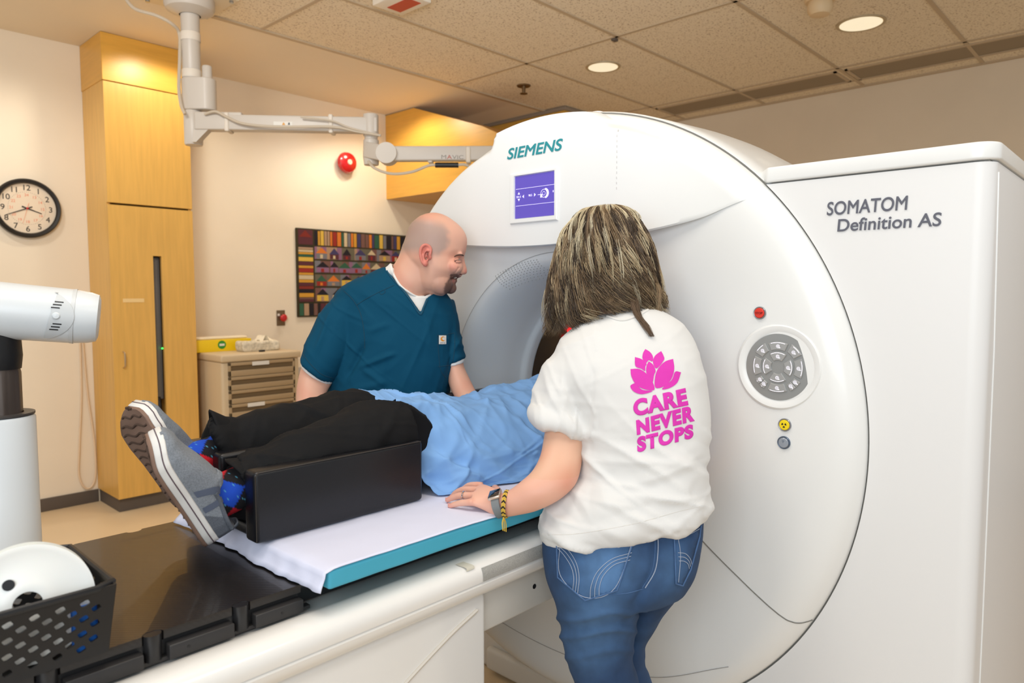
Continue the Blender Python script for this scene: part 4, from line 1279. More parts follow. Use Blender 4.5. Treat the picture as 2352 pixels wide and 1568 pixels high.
def finger(b, p0, d, lens, radii, bend, up):
    """one finger: base point, direction, phalanx lengths, bend per joint about the side axis"""
    d = Vector(d).normalized(); up = Vector(up)
    side = d.cross(up).normalized()
    pts = [Vector(p0)]; rr = [radii[0]]
    for L, r, a in zip(lens, radii[1:], bend):
        d = Matrix.Rotation(-a, 3, side) @ d
        pts.append(pts[-1] + d * L); rr.append(r)
    P = cr([tuple(p) + (r,) for p, r in zip(pts, rr)], 14)
    b.tube([Vector(p[:3]) for p in P], [max(p[3], 0.003) for p in P], 12)
    b.sphere(pts[-1], rr[-1] * 1.0, n=12, m=8)
    return pts, d

# ================================================================== the woman
wo = thing('person', 'woman with wavy highlighted hair in white t-shirt and jeans, seen from behind', 'person', (1.33, 0.93, 0))
TEE = [(1405, 712, 1490, 700, 1.70, .05, .055), (1350, 732, 1522, 712, 1.69, .075, .075), (1302, 762, 1560, 735, 1.68, .095, .09), (1276, 802, 1588, 770, 1.67, .105, .105), (1274, 850, 1608, 820, 1.65, .115, .115),
       (1290, 900, 1620, 880, 1.64, .12, .12), (1315, 960, 1627, 940, 1.63, .12, .12), (1328, 1020, 1626, 1000, 1.62, .12, .12), (1322, 1080, 1618, 1055, 1.61, .115, .115), (1298, 1130, 1613, 1102, 1.60, .115, .118),
       (1262, 1170, 1623, 1136, 1.595, .118, .122), (1243, 1205, 1628, 1150, 1.59, .118, .122), (1243, 1225, 1620, 1162, 1.59, .112, .118), (1256, 1239, 1611, 1172, 1.59, .108, .112)]
b = B()
ribbon(b, TEE, 50, 40, 2.25)
SLV = [(1290, 790, 1420, 760, 1.67, .06, .06), (1250, 835, 1405, 815, 1.66, .068, .068), (1238, 880, 1385, 885, 1.65, .068, .066), (1229, 925, 1366, 945, 1.635, .066, .064), (1219, 950, 1355, 985, 1.625, .064, .062), (1224, 966, 1346, 1006, 1.62, .058, .056)]
ribbon(b, SLV, 20, 30, 2.0)
CUFF = [(1226, 930, 1360, 952, 1.632, .064, .062), (1215, 940, 1359, 970, 1.625, .071, .069), (1215, 954, 1354, 990, 1.62, .071, .069), (1224, 966, 1346, 1005, 1.618, .062, .06)]
ribbon(b, CUFF, 12, 30, 2.0)
me = voxel(b, 0.005, 5)
def teew(p):
    u, v = proj(p)
    w = 0.011 * ridged(p, (5, 5, 12), 1.3) * sm(1000, 1130, v) + 0.0036 * ridged(p, (9, 9, 5), 4.0) * sm(700, 800, v)
    w += 0.015 * crease(p, (6, 6, 11), 2.0) * sm(1020, 1150, v) - .006 * ridged(Vector((p.x, p.y, p.z + .6 * (p.x - p.y))), (4, 4, 14), 8) * sm(960, 1050, v)
    a_ = (p - CAM).dot(RT)
    w += folds(a_, p.z, ((1.35, 10, .18, .008), (.9, 12, .2, .007), (2.0, 11, .2, .006), (1.6, 19, .2, .004))) * (.25 + .75 * sm(940, 1080, v))
    if u < 1370 and v < 1010:
        w += folds(a_, p.z, ((.3, 22, .2, .006), (-.2, 26, .2, .005)))
        w += 0.010 * ridged(p, (13, 13, 9), 7) * sm(1380, 1300, u) * sm(820, 900, v)
    w -= 0.005 * math.exp(-((u - (1368 - (v - 800) * 0.12)) / 9.0) ** 2) * sm(830, 870, v) * sm(1010, 960, v)
    return w - 0.003
wrinkle(me, teew)
tee = link('t_shirt', me, mat('tee_white', (224, 223, 221), 0.85, bump=0.08, bscale=900, sheen=0.1), wo, 180)
tv = bvh_of(tee)
# neck band at the back
M_tee2 = mat('tee_rib', (226, 223, 219), 0.9)
B().tube(stitch(tv, [(1395, 727), (1430, 735), (1465, 724), (1488, 712)], 0.003, 0.001, 24), 0.0035, 8).build('neck_band', M_tee2, tee)
B().tube(stitch(tv, [(1258, 1228), (1330, 1225), (1450, 1204), (1560, 1174), (1608, 1163)], 0.001, -0.0004, 50), 0.0008, 5).build('hem_stitch', mat('stitch_grey', (214, 210, 204), 0.8), tee)

# print on the back
M_print = mat('print_magenta', (218, 46, 176), 0.7)
K, OX, OY = 2.6133, 1150, 440
def pr(bb, dep=0.0012):
    bb.v = [tuple(on(tv, OX + p[0] / K, OY + p[1] / K, dep + p[2])) for p in bb.v]
    return bb
pet = B()
for P in ([(868, 944), (854, 970), (852, 1003), (873, 1026), (889, 1010), (910, 1018), (914, 990), (897, 962)],
          [(963, 956), (927, 984), (914, 1022), (936, 1060), (980, 1010), (976, 980)],
          [(806, 992), (806, 1034), (815, 1052), (845, 1062), (866, 1076), (868, 1050), (875, 1030), (845, 1004)],
          [(889, 1017), (876, 1045), (874, 1085), (893, 1112), (911, 1146), (921, 1100), (930, 1074), (915, 1038)],
          [(1035, 1003), (985, 1020), (944, 1063), (926, 1118), (930, 1176), (985, 1166), (1026, 1122), (1042, 1062)],
          [(779, 1064), (785, 1110), (815, 1160), (865, 1186), (922, 1189), (912, 1142), (880, 1096), (833, 1064)],
          [(806, 1147), (778, 1166), (800, 1200), (850, 1215), (912, 1196), (850, 1188)],
          [(1083, 1084), (1048, 1080), (1026, 1130), (968, 1183), (1012, 1179), (1060, 1146)]):
    Q = [(p.x, p.y) for p in smooth_path([(x, y, 0) for x, y in P + [P[0]]], 32)][:-1]
    t = B().add([(x, y, 0) for x, y in Q], [tuple(range(len(Q)))])
    t = pr(subdivide(t, 14))
    pet.add(t.v, t.f)
pet.build('lotus_print', M_print, tee, smooth=180, fixn=False)
def warp_text(body, BL, BR, TR, TL, bold=0.06):
    out = subdivide(text_mesh(body, 1.0, (0, 0, 0), (1, 0, 0), (0, 1, 0), 0, bold, space=1.14), 0.12)
    xs = [p[0] for p in out.v]; ys = [p[1] for p in out.v]
    x0, x1, y0, y1 = min(xs), max(xs), min(ys), max(ys)
    vs = []
    for p in out.v:
        s, t = (p[0] - x0) / (x1 - x0), (p[1] - y0) / (y1 - y0)
        vs.append(tuple((1 - t) * ((1 - s) * BL[i] + s * BR[i]) + t * ((1 - s) * TL[i] + s * TR[i]) for i in range(2)) + (p[2],))
    out.v = vs
    return pr(out)
for txt, q in (('CARE', ((800, 1352), (1128, 1282), (1110, 1176), (792, 1250))), ('NEVER', ((818, 1462), (1166, 1376), (1160, 1278), (812, 1372))), ('STOPS', ((820, 1567), (1158, 1478), (1156, 1392), (818, 1472)))):
    warp_text(txt, *q).build('print_lettering', M_print, tee, smooth=180, fixn=False)

# jeans
b = B()
ribbon(b, [(1250, 1200, 1612, 1140, 1.59, .10, .10), (1246, 1245, 1612, 1185, 1.588, .105, .108), (1250, 1300, 1606, 1240, 1.585, .11, .122), (1260, 1345, 1594, 1298, 1.585, .11, .126), (1278, 1385, 1572, 1340, 1.59, .10, .11)], 20, 40, 2.3)
ribbon(b, [(1258, 1300, 1470, 1300, 1.565, .10, .098), (1268, 1355, 1470, 1355, 1.565, .10, .098), (1280, 1400, 1462, 1400, 1.57, .098, .088), (1290, 1450, 1455, 1445, 1.572, .094, .082), (1302, 1505, 1452, 1505, 1.575, .09, .08), (1320, 1568, 1464, 1568, 1.58, .082, .08), (1345, 1680, 1470, 1680, 1.6, .075, .072), (1362, 1800, 1458, 1800, 1.61, .06, .066), (1372, 1950, 1455, 1950, 1.62, .058, .058), (1375, 2075, 1458, 2075, 1.62, .06, .06)], 50, 28)
ribbon(b, [(1450, 1290, 1600, 1262, 1.63, .10, .10), (1440, 1345, 1578, 1308, 1.64, .10, .10), (1430, 1390, 1545, 1355, 1.66, .095, .088), (1415, 1440, 1508, 1410, 1.68, .088, .078), (1402, 1490, 1478, 1475, 1.69, .082, .074), (1398, 1535, 1482, 1530, 1.69, .08, .074), (1400, 1600, 1504, 1596, 1.685, .076, .074), (1408, 1720, 1502, 1720, 1.68, .066, .07), (1416, 1850, 1492, 1850, 1.68, .055, .058), (1418, 2040, 1492, 2040, 1.68, .055, .055)], 50, 28)
me = voxel(b, 0.0055, 4)
def jw(p):
    u, v = proj(p)
    w = 0.003 * ridged(p, (6, 6, 16), 0.4) * sm(1330, 1420, v) + 0.0014 * ridged(p, (12, 12, 10), 3)
    for v0, a in ((1412, 0.006), (1452, 0.007), (1500, 0.004)):
        vv = v0 + 10 * math.sin(u * 0.03)
        w += a * math.exp(-((v - vv) / 8) ** 2) * sm(1480, 1440, u)
    cx = interp(v, [1197, 1232, 1272, 1312, 1353, 1385], [1500, 1507, 1507, 1500, 1478, 1462])
    w -= 0.008 * math.exp(-((u - cx) / 12) ** 2) * sm(1170, 1280, v) * sm(1420, 1380, v)
    return w
wrinkle(me, jw)
M_den = mat('denim', (56, 94, 144), 0.85, attr=True, var=0.3, vscale=26, bump=0.3, bscale=1400)
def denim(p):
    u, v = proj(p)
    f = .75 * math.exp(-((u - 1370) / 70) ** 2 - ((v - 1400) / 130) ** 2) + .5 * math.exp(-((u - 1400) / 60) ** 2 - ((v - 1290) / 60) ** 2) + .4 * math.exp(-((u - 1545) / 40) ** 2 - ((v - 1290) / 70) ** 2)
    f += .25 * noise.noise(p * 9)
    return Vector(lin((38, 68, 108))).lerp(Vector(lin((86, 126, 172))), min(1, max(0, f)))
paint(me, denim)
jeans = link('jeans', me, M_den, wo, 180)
jv = bvh_of(jeans)
M_sti = mat('denim_stitch', (168, 178, 196), 0.8)
M_den2 = mat('denim_seam', (78, 112, 158), 0.85, var=0.3, vscale=60)
Z6 = lambda pts: [(1150 + x / 2.76, 1000 + y / 2.76) for x, y in pts]
def pocket(poly, sti):
    pp = []
    for k in range(len(poly)):
        a_, c_ = poly[k], poly[(k + 1) % len(poly)]
        pp += [(lerp(a_[0], c_[0], i / 8), lerp(a_[1], c_[1], i / 8), 0) for i in range(8)]
    t = subdivide(B().add(pp, [tuple(range(len(pp)))]), 14)
    edge = pp + [pp[0]]
    t.v = [tuple(on(jv, p[0], p[1], 0.0022)) for p in t.v]
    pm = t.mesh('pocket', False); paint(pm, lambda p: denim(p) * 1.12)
    po = link('pocket', pm, M_den, jeans, 180)
    thicken(po, 0.002)
    B().tube([on(jv, p[0], p[1], 0.0028) for p in edge], 0.0018, 6).build('seam', M_den2, po)
    for s in sti:
        B().tube(stitch(jv, s, 0.0006, 0.0032), 0.00065, 5).build('stitching', M_sti, po)
lp = Z6([(352, 640), (362, 900), (536, 1045), (738, 982), (862, 610), (640, 618)])
arcs = []
for dx, dy in ((0, 0), (-16, 22), (-34, 40)):
    arcs.append(Z6([(356, 672 + dy * .9), (430 + dx * .8, 728 + dy * .8), (480 + dx, 810 + dy * .5), (497 + dx, 900), (488 + dx * .9, 1000 + dx * .55)]))
for dx, dy in ((0, 0), (26, 22), (52, 46)):
    arcs.append(Z6([(832 - dy * .25, 742 + dy), (705 + dx * .3, 782 + dy * .8), (615 + dx * .7, 860 + dy * .6), (574 + dx, 950 + dy * .2), (567 + dx * 1.1, 1028 - dx * .2)]))
arcs.append(Z6([(650, 638), (850, 632)]))
arcs.append(Z6([(374, 690), (380, 890), (540, 1026), (724, 966), (846, 640)]))
pocket(lp, arcs)
rp2 = Z6([(1100, 612), (1112, 940), (1155, 952), (1205, 850), (1262, 640), (1272, 556)])
arcs = [Z6([(1124, 640), (1140, 760), (1128, 930)])]
for k in range(3):
    arcs.append(Z6([(1124 + k * 3, 742 + k * 26), (1170 - k * 4, 748 + k * 24), (1200 - k * 6, 778 + k * 18), (1212 - k * 8, 815 + k * 14)]))
arcs.append(Z6([(1105, 640), (1190, 628), (1262, 590)]))
pocket(rp2, arcs)
for k, dx in enumerate((-3, 4)):
    B().tube(stitch(jv, [(1500 + dx, 1192), (1507 + dx, 1232), (1507 + dx, 1272), (1500 + dx, 1312), (1478 + dx, 1350)], 0.001, 0.0006), 0.0009, 5).build('seat_seam', M_sti if k else M_den2, jeans)
B().tube(stitch(jv, [(1478, 1352), (1440, 1362), (1400, 1366)], 0.001, 0.0002), 0.0008, 5).build('yoke_seam', M_den2, jeans)
# shoes on the floor
def simple_shoe(parent, c, ang, L, m1, m2, name='shoe'):
    c = Vector(c); d = Vector((math.cos(ang), math.sin(ang), 0)); s = Vector((-d.y, d.x, 0))
    so = B().loft([[c + d * (L * (0.5 * math.cos(t)) + L * 0.28) + s * (0.045 * math.sin(t) * (1 - 0.15 * math.cos(t + PI))) + Vector((0, 0, z)) for t in np.linspace(0, 2 * PI, 33)[:-1]] for z in (0.001, 0.024)]).build(name, m2, parent)
    b = B()
    rings = []
    for z, kx, ky in ((0.022, 1, 1), (0.045, 0.97, 0.95), (0.065, 0.78, 0.85), (0.08, 0.55, 0.8), (0.10, 0.42, 0.85), (0.115, 0.42, 0.9)):
        rings.append([c + d * (L * 0.5 * kx * math.cos(t) + L * (0.28 - (1 - kx) * 0.42)) + s * (0.042 * ky * math.sin(t)) + Vector((0, 0, z)) for t in np.linspace(0, 2 * PI, 33)[:-1]])
    b.loft(rings).build('upper', m1, so)
M_shw = mat('shoe_white', (220, 216, 210), 0.5); M_shd = mat('shoe_dark', (40, 40, 44), 0.6)
for u, v, d in ((1416, 2070, 1.62), (1455, 2036, 1.68)):
    p = atd(u, v, d); simple_shoe(wo, (p.x, p.y, 0), YAW + 0.1, 0.25, M_shw, M_shw)

# body: head, neck, trunk, arms, hands, legs in one surface
b = B()
HC = atd(1388, 575, 1.76)
def rvec(x, y, z):
    return RT * x + F0 * y + Vector((0, 0, z))
hr = []
for z, w, f, bk in ((-0.13, .03, .07, -.02), (-0.115, .042, .085, .0), (-0.09, .055, .092, .03), (-0.05, .064, .095, .06), (0.0, .070, .095, .082), (0.04, .072, .09, .09), (0.07, .066, .078, .082), (0.095, .048, .055, .06), (0.108, .02, .02, .025)):
    ring = []
    for k in range(28):
        t = 2 * PI * k / 28
        ring.append(HC + rvec(w * math.cos(t) - 0.0, (f if math.sin(t) > 0 else bk) * math.sin(t) + 0.035 * sm(0.05, -0.13, z), z))
    hr.append(ring)
b.loft(hr)
b.sphere(HC + rvec(0, 0.112, -0.035), 0.014, 0.016, 0.02, 12, 8)
b.sphere(HC + rvec(0, 0.1, -0.085), 0.02, 0.012, 0.008, 12, 8)
for s in (-1, 1):
    b.sphere(HC + rvec(s * 0.073, 0.0, -0.02), 0.01, 0.018, 0.03, 12, 8)
ns = atd(1432, 720, 1.71)
limb(b, [tuple(HC + rvec(0.005, 0.0, -0.06)) + (.054,), tuple(HC.lerp(ns, 0.55)) + (.052,), tuple(ns) + (.056,), tuple(ns + Vector((0, 0, -.08))) + (.07,)], 16)
ribbon(b, [(r[0] + 16, r[1] + 6, r[2] - 14, r[3] + 6, r[4], r[5] * .8, r[6] * .8) for r in TEE[2:]], 40, 30)
ribbon(b, [(1275, 1250, 1585, 1205, 1.588, .085, .085), (1290, 1350, 1560, 1310, 1.59, .085, .09)], 8, 30)
limb(b, [tuple(atd(1365, 1330, 1.575)) + (.07,), tuple(atd(1375, 1500, 1.575)) + (.05,), tuple(atd(1405, 1700, 1.6)) + (.045,), tuple(atd(1416, 2040, 1.62)) + (.035,)], 24)
limb(b, [tuple(atd(1510, 1310, 1.64)) + (.06,), tuple(atd(1470, 1400, 1.67)) + (.035,), tuple(atd(1442, 1480, 1.69)) + (.03,), tuple(atd(1455, 1700, 1.68)) + (.036,), tuple(atd(1455, 2010, 1.68)) + (.034,)], 24)
# left arm
ribbon(b, [(1280, 850, 1375, 830, 1.66, .045, .045), (1262, 920, 1352, 940, 1.635, .044, .044), (1255, 965, 1346, 990, 1.62, .045, .045), (1248, 1010, 1340, 1028, 1.60, .044, .043), (1240, 1048, 1334, 1076, 1.575, .043, .042), (1222, 1082, 1320, 1114, 1.555, .042, .04), (1196, 1106, 1282, 1148, 1.545, .037, .036), (1172, 1124, 1232, 1172, 1.548, .032, .031), (1152, 1134, 1190, 1182, 1.553, .027, .026), (1136, 1136, 1164, 1187, 1.56, .0235, .022)], 44, 26)
# hand lying on the sheet
ZS = 0.9405
wr = atd(1149, 1160, 1.56)
up = Vector((0, 0, 1))
mcp = {'pinky': (1.064, 1.124, ZS + .016), 'ring': (1.084, 1.142, ZS + .023), 'middle': (1.108, 1.156, ZS + .028), 'index': (1.132, 1.166, ZS + .032)}
palm = []
for t in range(9):
    k = t / 8
    pk = Vector(mcp['pinky']); ix = Vector(mcp['index'])
    w0, w1 = atd(1140, 1182, 1.553), atd(1155, 1138, 1.57)
    a_, c_ = w0.lerp(pk + Vector((-.006, .0, -.002)), k), w1.lerp(ix + Vector((.006, 0, 0)), k)
    cc = (a_ + c_) / 2 + up * (0.003 * math.sin(k * PI))
    hw = (c_ - a_) / 2
    th = lerp(0.021, 0.0125, k)
    palm.append([cc + hw * math.cos(q) + up * th * math.sin(q) for q in np.linspace(0, 2 * PI, 21)[:-1]])
b.loft(palm)
tips = {}
for nm, d, L, R, bd in (('pinky', (-0.34, .93, -.12), (.030, .018, .014), (.0088, .0078, .0070, .0058), (.06, .12, .08)), ('ring', (-0.28, .95, -.02), (.036, .023, .016), (.0094, .0084, .0076, .0062), (.10, .22, .15)),
                        ('middle', (-0.20, .97, -.02), (.038, .025, .017), (.0096, .0088, .0078, .0064), (.10, .32, .3)), ('index', (-0.14, .98, -.03), (.034, .022, .016), (.0096, .0088, .0076, .0064), (.12, .35, .3))):
    tips[nm] = finger(b, Vector(mcp[nm]) - Vector(d).normalized() * 0.006, d, L, R, bd, up)
finger(b, (1.152, 1.128, ZS + .018), (.62, .75, -.05), (.030, .026, .02), (.0125, .0105, .0095, .0075), (.0, .1, .1), up)
# right arm, in front of the body
RA = [tuple(atd(1560, 830, 1.70)) + (.045,), tuple(atd(1585, 960, 1.74)) + (.042,), tuple(atd(1560, 1080, 1.80)) + (.036,), tuple(atd(1490, 1100, 1.88)) + (.03,), tuple(atd(1420, 1085, 1.93)) + (.024,)]
limb(b, RA, 26)
hp = atd(1400, 1080, 1.945)
b.sphere(hp, .04, .04, .016, 16, 10)
for k in range(4):
    finger(b, hp + rvec(-.02, -.025 + .018 * k, 0), -RT + F0 * 0.1 * k, (.03, .022, .016), (.009, .008, .007, .006), (.1, .2, .2), up)
finger(b, hp + rvec(.0, .035, 0), F0 - RT * 0.6, (.03, .024, .018), (.011, .01, .009, .007), (0, .1, .1), up)
me = voxel(b, 0.0034, 4)
tipv = [t[0][-1] for t in tips.values()]
def wskin(p):
    c = Vector(lin((226, 178, 150)))
    u, v = proj(p)
    n1 = noise.noise(p * 14)
    c = c.lerp(Vector(lin((216, 140, 112))), 0.35 * sm(-.1, .5, n1))
    if p.z < 1.02:
        c = c.lerp(Vector(lin((232, 176, 156))), 0.6)
        for nm in mcp:
            c = c.lerp(Vector(lin((226, 140, 118))), 0.5 * math.exp(-((p - Vector(mcp[nm])).length / .009) ** 2))
        for t in tipv:
            c = c.lerp(Vector(lin((236, 150, 136))), 0.55 * math.exp(-((p - t).length / .012) ** 2))
    el = atd(1312, 1110, 1.52)
    c = c.lerp(Vector(lin((206, 116, 86))), 0.45 * math.exp(-((p - el).length / .03) ** 2))
    return c
paint(me, wskin)
wb = link('body', me, M_skin, wo, 180)
wbv = bvh_of(wb)
# nails
b = B()
for nm, (pts, d) in tips.items():
    q = pts[-1] + d * 0.002 + up * 0.0052
    b.sphere(q, .0035, .0048, .0012, 10, 6)
b_ = None
for nm, (pts, d) in tips.items():
    B().sphere(pts[-1] + d * 0.002 + up * 0.0052, .0034, .0046, .0014, 12, 6).build('fingernail', mat('nail_pink', (226, 158, 150), 0.3), wb, smooth=180)
def band(parent, name, c, axis, r1, r2, w, th, m, n=48, upv=None, jig=None):
    """strap round a wrist: ellipse r1 x r2 about an axis"""
    axis = Vector(axis).normalized()
    u_ = (Vector((0, 0, 1)) - axis * axis.z).normalized(); s_ = axis.cross(u_)
    b = B(); rings = []
    for k in range(n):
        t = 2 * PI * k / n
        dirv = s_ * math.cos(t) * r1 + u_ * math.sin(t) * r2
        nn = dirv.normalized()
        p = c + dirv
        rings.append([p + axis * (w / 2) * x + nn * th * y for x, y in ((-1, 0), (-0.9, 1), (0.9, 1), (1, 0))])
    rings.append(rings[0])
    b.loft(rings, False)
    return b.build(name, m, parent, smooth=60)
wa = (atd(1140, 1162, 1.56) - atd(1190, 1148, 1.548)).normalized()
wc = atd(1147, 1160, 1.557)
wt = band(wo, 'watch', wc, wa, .0262, .0245, .019, .0026, mat('watch_strap', (120, 124, 126), 0.6))
u_ = (Vector((0, 0, 1)) - wa * wa.z).normalized(); s_ = wa.cross(u_)
if s_.dot(CAM - wc) < 0: s_ = -s_
wn = (u_ * 0.9 + s_ * 0.25).normalized(); wsd = wa.cross(wn)
B().obox(wc + wn * .0275, wa * .0145, wsd * .0165, wn * .0042, .004).build('watch_case', mat('rose_steel', (226, 206, 190), 0.2, 0.7), wt)
B().obox(wc + wn * .0314, wa * .0125, wsd * .0145, wn * .0008, .0006).build('watch_glass', mat('watch_black', (14, 16, 24), 0.08, coat=1), wt)
bc = atd(1163, 1157, 1.553)
bw = B(); rr_ = []
ax_ = (wa + Vector((0, 0, 0.35))).normalized()
uu = (Vector((0, 0, 1)) - ax_ * ax_.z).normalized(); ss = ax_.cross(uu)
M_by, M_bk = mat('thread_yellow', (214, 178, 70), 0.8), mat('thread_black', (40, 34, 24), 0.8)
NB = 44
for k in range(NB):
    t0 = 2 * PI * k / NB
    t1 = t0 + 2 * PI / NB * 1.5
    for sgn in (-1, 1):
        bw.m = 0 if (k % 3) else 1
        P0 = bc + (ss * math.cos(t0) * .0305 + uu * math.sin(t0) * .0285)
        P1 = bc + (ss * math.cos(t1) * .0305 + uu * math.sin(t1) * .0285) + ax_ * sgn * .0042
        bw.tube([P0, P0.lerp(P1, .5) + (P0 - bc).normalized() * .001, P1], [.0012, .0018, .0012], 6)
br = bw.build('bracelet', [M_by, M_bk], wo)
kn = bc + (ss if ss.dot(CAM - bc) > 0 else -ss) * .024 - uu * .022
for k in range(3):
    e = kn + Vector((0.008 * (k - 1), -0.006 + .003 * k, -0.026 - .004 * k))
    B().tube(smooth_path([kn, kn.lerp(e, .5) + Vector((.003 * (k - 1), 0, .002)), e], 10), .0013, 6).build('tassel', M_by, br)
p0 = Vector(mcp['ring']); dR = (tips['ring'][0][1] - tips['ring'][0][0]).normalized()
B().lathe([(.0100, -.0016), (.0112, -.0012), (.0112, .0012), (.0100, .0016), (.0100, -.0016)], tips['ring'][0][0] + dR * .026, dR, 32).build('ring', mat('silver', (220, 220, 224), 0.15, 1.0), wo)

# hair
HR = [(1375, 474, 1405, 472, 1.755, .03, .03), (1340, 484, 1432, 480, 1.755, .06, .062), (1316, 508, 1456, 500, 1.755, .088, .088), (1299, 545, 1474, 536, 1.755, .10, .103), (1288, 592, 1488, 584, 1.75, .10, .11), (1278, 640, 1500, 634, 1.745, .095, .108), (1268, 690, 1512, 682, 1.74, .09, .10), (1262, 735, 1518, 712, 1.735, .085, .095), (1272, 765, 1510, 735, 1.73, .07, .09)]
HRS = cr(HR, 60)
def hsurf(t, th, grow=0.0):
    i = min(int(t * 60), 59); f = t * 60 - i
    r = HRS[i] * (1 - f) + HRS[i + 1] * f
    L, R = atd(r[0], r[1], r[4]), atd(r[2], r[3], r[4])
    c = (L + R) / 2; a = (R - L) / 2; ah = a.normalized()
    d = (F0 - ah * F0.dot(ah)).normalized()
    cx, sx = math.cos(th), math.sin(th)
    return c + (a + ah * grow) * cx + d * ((r[5] if sx > 0 else r[6]) + grow) * sx
b = B()
rings = []
for i in range(0, 47):
    t = i / 60
    rings.append([hsurf(t, 2 * PI * k / 48, -0.010) + rvec(0, -0.012 if math.sin(2 * PI * k / 48) > 0.5 else 0, 0) for k in range(48)])
b.loft(rings, True)
M_hair = mat('hair', (120, 96, 70), 0.42, attr=True)
me = b.mesh('hair')
rng = random.Random(11)
paint(me, lambda p: Vector(lin((74, 58, 44))) * (0.8 + 0.5 * abs(noise.noise(p * 60))))
hair = link('hair', me, M_hair, wo, 180)
HP = [(66, 52, 40), (88, 70, 52), (112, 90, 66), (134, 110, 82), (156, 132, 100), (182, 160, 126), (206, 190, 156)]
hb, hc = B(), []
def strand(th0, t0, t1, grow, rad, col, amp, fq, ph, drift, outw=0.0):
    pts = []
    n = 17
    for k in range(n + 1):
        s = k / n
        t = lerp(t0, t1, s)
        th = th0 + drift * s + amp * (0.15 + s) * math.sin(fq * s * 2 * PI + ph)
        tt = min(t, 0.985)
        p = hsurf(tt, th, grow + (0.004 + 0.013 * s) * math.sin(fq * s * 2 * PI + ph + 1.2) + outw * s * s)
        if t > 0.985:
            p = p + Vector((0, 0, -(t - 0.985) * 0.28))
        pts.append(p)
    k0 = len(hb.v)
    hb.tube(pts, [rad * (0.55 + 0.6 * math.sin(PI * min(1, 0.12 + 0.8 * k / n))) * (1 if k < n - 3 else (n - k) / 4.5) for k in range(n + 1)], 3)
    hc.extend([col] * (len(hb.v) - k0))
for i in range(430):     # wavy locks, each a bundle of strands sharing one wave
    th = rng.uniform(PI - 0.4, 2 * PI + 0.4)
    top = rng.random() < 0.55
    t0 = rng.uniform(0.0, 0.12) if top else rng.uniform(0.12, 0.62)
    side = abs(math.cos(th))
    t1 = min(1.03, rng.uniform(0.78, 0.98) + (0.06 if math.cos(th) < -0.3 else 0) - (0.07 if side < 0.45 else 0))
    amp, fq, ph, dr = rng.uniform(0.10, 0.24), rng.uniform(1.25, 1.7), 2.6 * math.sin(th * 2.1 + 1.0) + rng.gauss(0, .55), .12 * math.sin(th * 3) + rng.gauss(0, .08)
    k = rng.choices(range(7), [2.6, 3.2, 2.8, 2.4, 2.2, 1.6, 0.7])[0]
    gr = rng.uniform(-0.008, 0.008); ow = rng.uniform(-0.006, 0.005)
    for q in range(14):
        kk = max(0, min(6, k + rng.choice([-1, 0, 0, 0, 1])))
        strand(th + rng.gauss(0, 0.05), t0 + rng.uniform(0, .05), max(t1 + rng.uniform(-.06, .02), t0 + 0.22), gr + rng.uniform(-.003, .003), rng.uniform(0.0005, 0.0011), Vector(lin(HP[kk])) * rng.uniform(0.8, 1.15), amp * rng.uniform(.8, 1.2), fq * rng.uniform(.94, 1.06), ph + rng.gauss(0, .25), dr + rng.gauss(0, .03), ow)
for i in range(40):     # pale streaks from the crown
    th = rng.uniform(PI + 0.1, 2 * PI - 0.1)
    a_, f_, p_, d_ = rng.uniform(0.03, 0.12), rng.uniform(0.9, 1.7), rng.uniform(0, 6.28), rng.uniform(-0.2, 0.2)
    cl, te = Vector(lin(rng.choice([(206, 190, 156), (190, 170, 136), (216, 204, 176)]))), rng.uniform(0.5, 0.9)
    for q in range(9):
        strand(th + rng.gauss(0, .022), rng.uniform(0.0, 0.04), te + rng.uniform(-.05, .05), 0.007 + rng.uniform(-.002, .002), rng.uniform(0.0004, 0.0008), cl * rng.uniform(.85, 1.1), a_, f_, p_ + rng.gauss(0, .1), d_)
def lock(px, rad, col, n=9, spread=0.006):
    n, rad, spread = n * 4, rad * .34, spread * 1.5
    base = [on(tv, u, v, 0.006 + 0.004 * (1 - i / len(px))) if i > len(px) * 0.45 else atd(u, v, d) for i, (u, v, d) in enumerate(px)]
    for k in range(n):
        w_ = rng.uniform(.002, .006); f_ = rng.uniform(.8, 1.4); h_ = rng.uniform(0, 1.2)
        o_ = rvec(rng.uniform(-1, 1) * spread, -abs(rng.uniform(0, 1)) * spread * 0.6, rng.uniform(-1, 1) * spread * 0.4)
        pts = smooth_path([p + o_ * (1 - 0.7 * i / (len(base) - 1)) + RT * w_ * math.sin(f_ * 6.28 * i / (len(base) - 1) + h_) for i, p in enumerate(base)], 18)
        k0 = len(hb.v)
        hb.tube(pts, [rad * (1.0 - 0.8 * (i / 18) ** 2) for i in range(19)], 5)
        hc.extend([Vector(lin(col)) * rng.uniform(0.75, 1.25)] * (len(hb.v) - k0))
lock([(1440, 600, 1.68), (1450, 655, 1.655), (1456, 690, 1.635), (1470, 725, 1.6), (1485, 750, 1.6), (1495, 772, 1.6)], 0.0024, (96, 74, 54), 16, 0.008)
lock([(1400, 620, 1.68), (1405, 660, 1.655), (1400, 700, 1.63), (1388, 718, 1.6), (1380, 732, 1.6)], 0.0018, (126, 102, 74), 8, 0.006)
lock([(1490, 600, 1.68), (1500, 640, 1.68), (1516, 668, 1.66), (1522, 690, 1.66), (1520, 705, 1.66)], 0.0015, (140, 116, 86), 8, 0.006)
me = hb.mesh('strands', False)
a = me.color_attributes.new('Col', 'FLOAT_COLOR', 'POINT')
buf = np.ones((len(me.vertices), 4), dtype=np.float32); buf[:, :3] = np.array([tuple(c) for c in hc])
a.data.foreach_set('color', buf.ravel())
sto = link('hair_strands', me, M_hair, hair, 180)
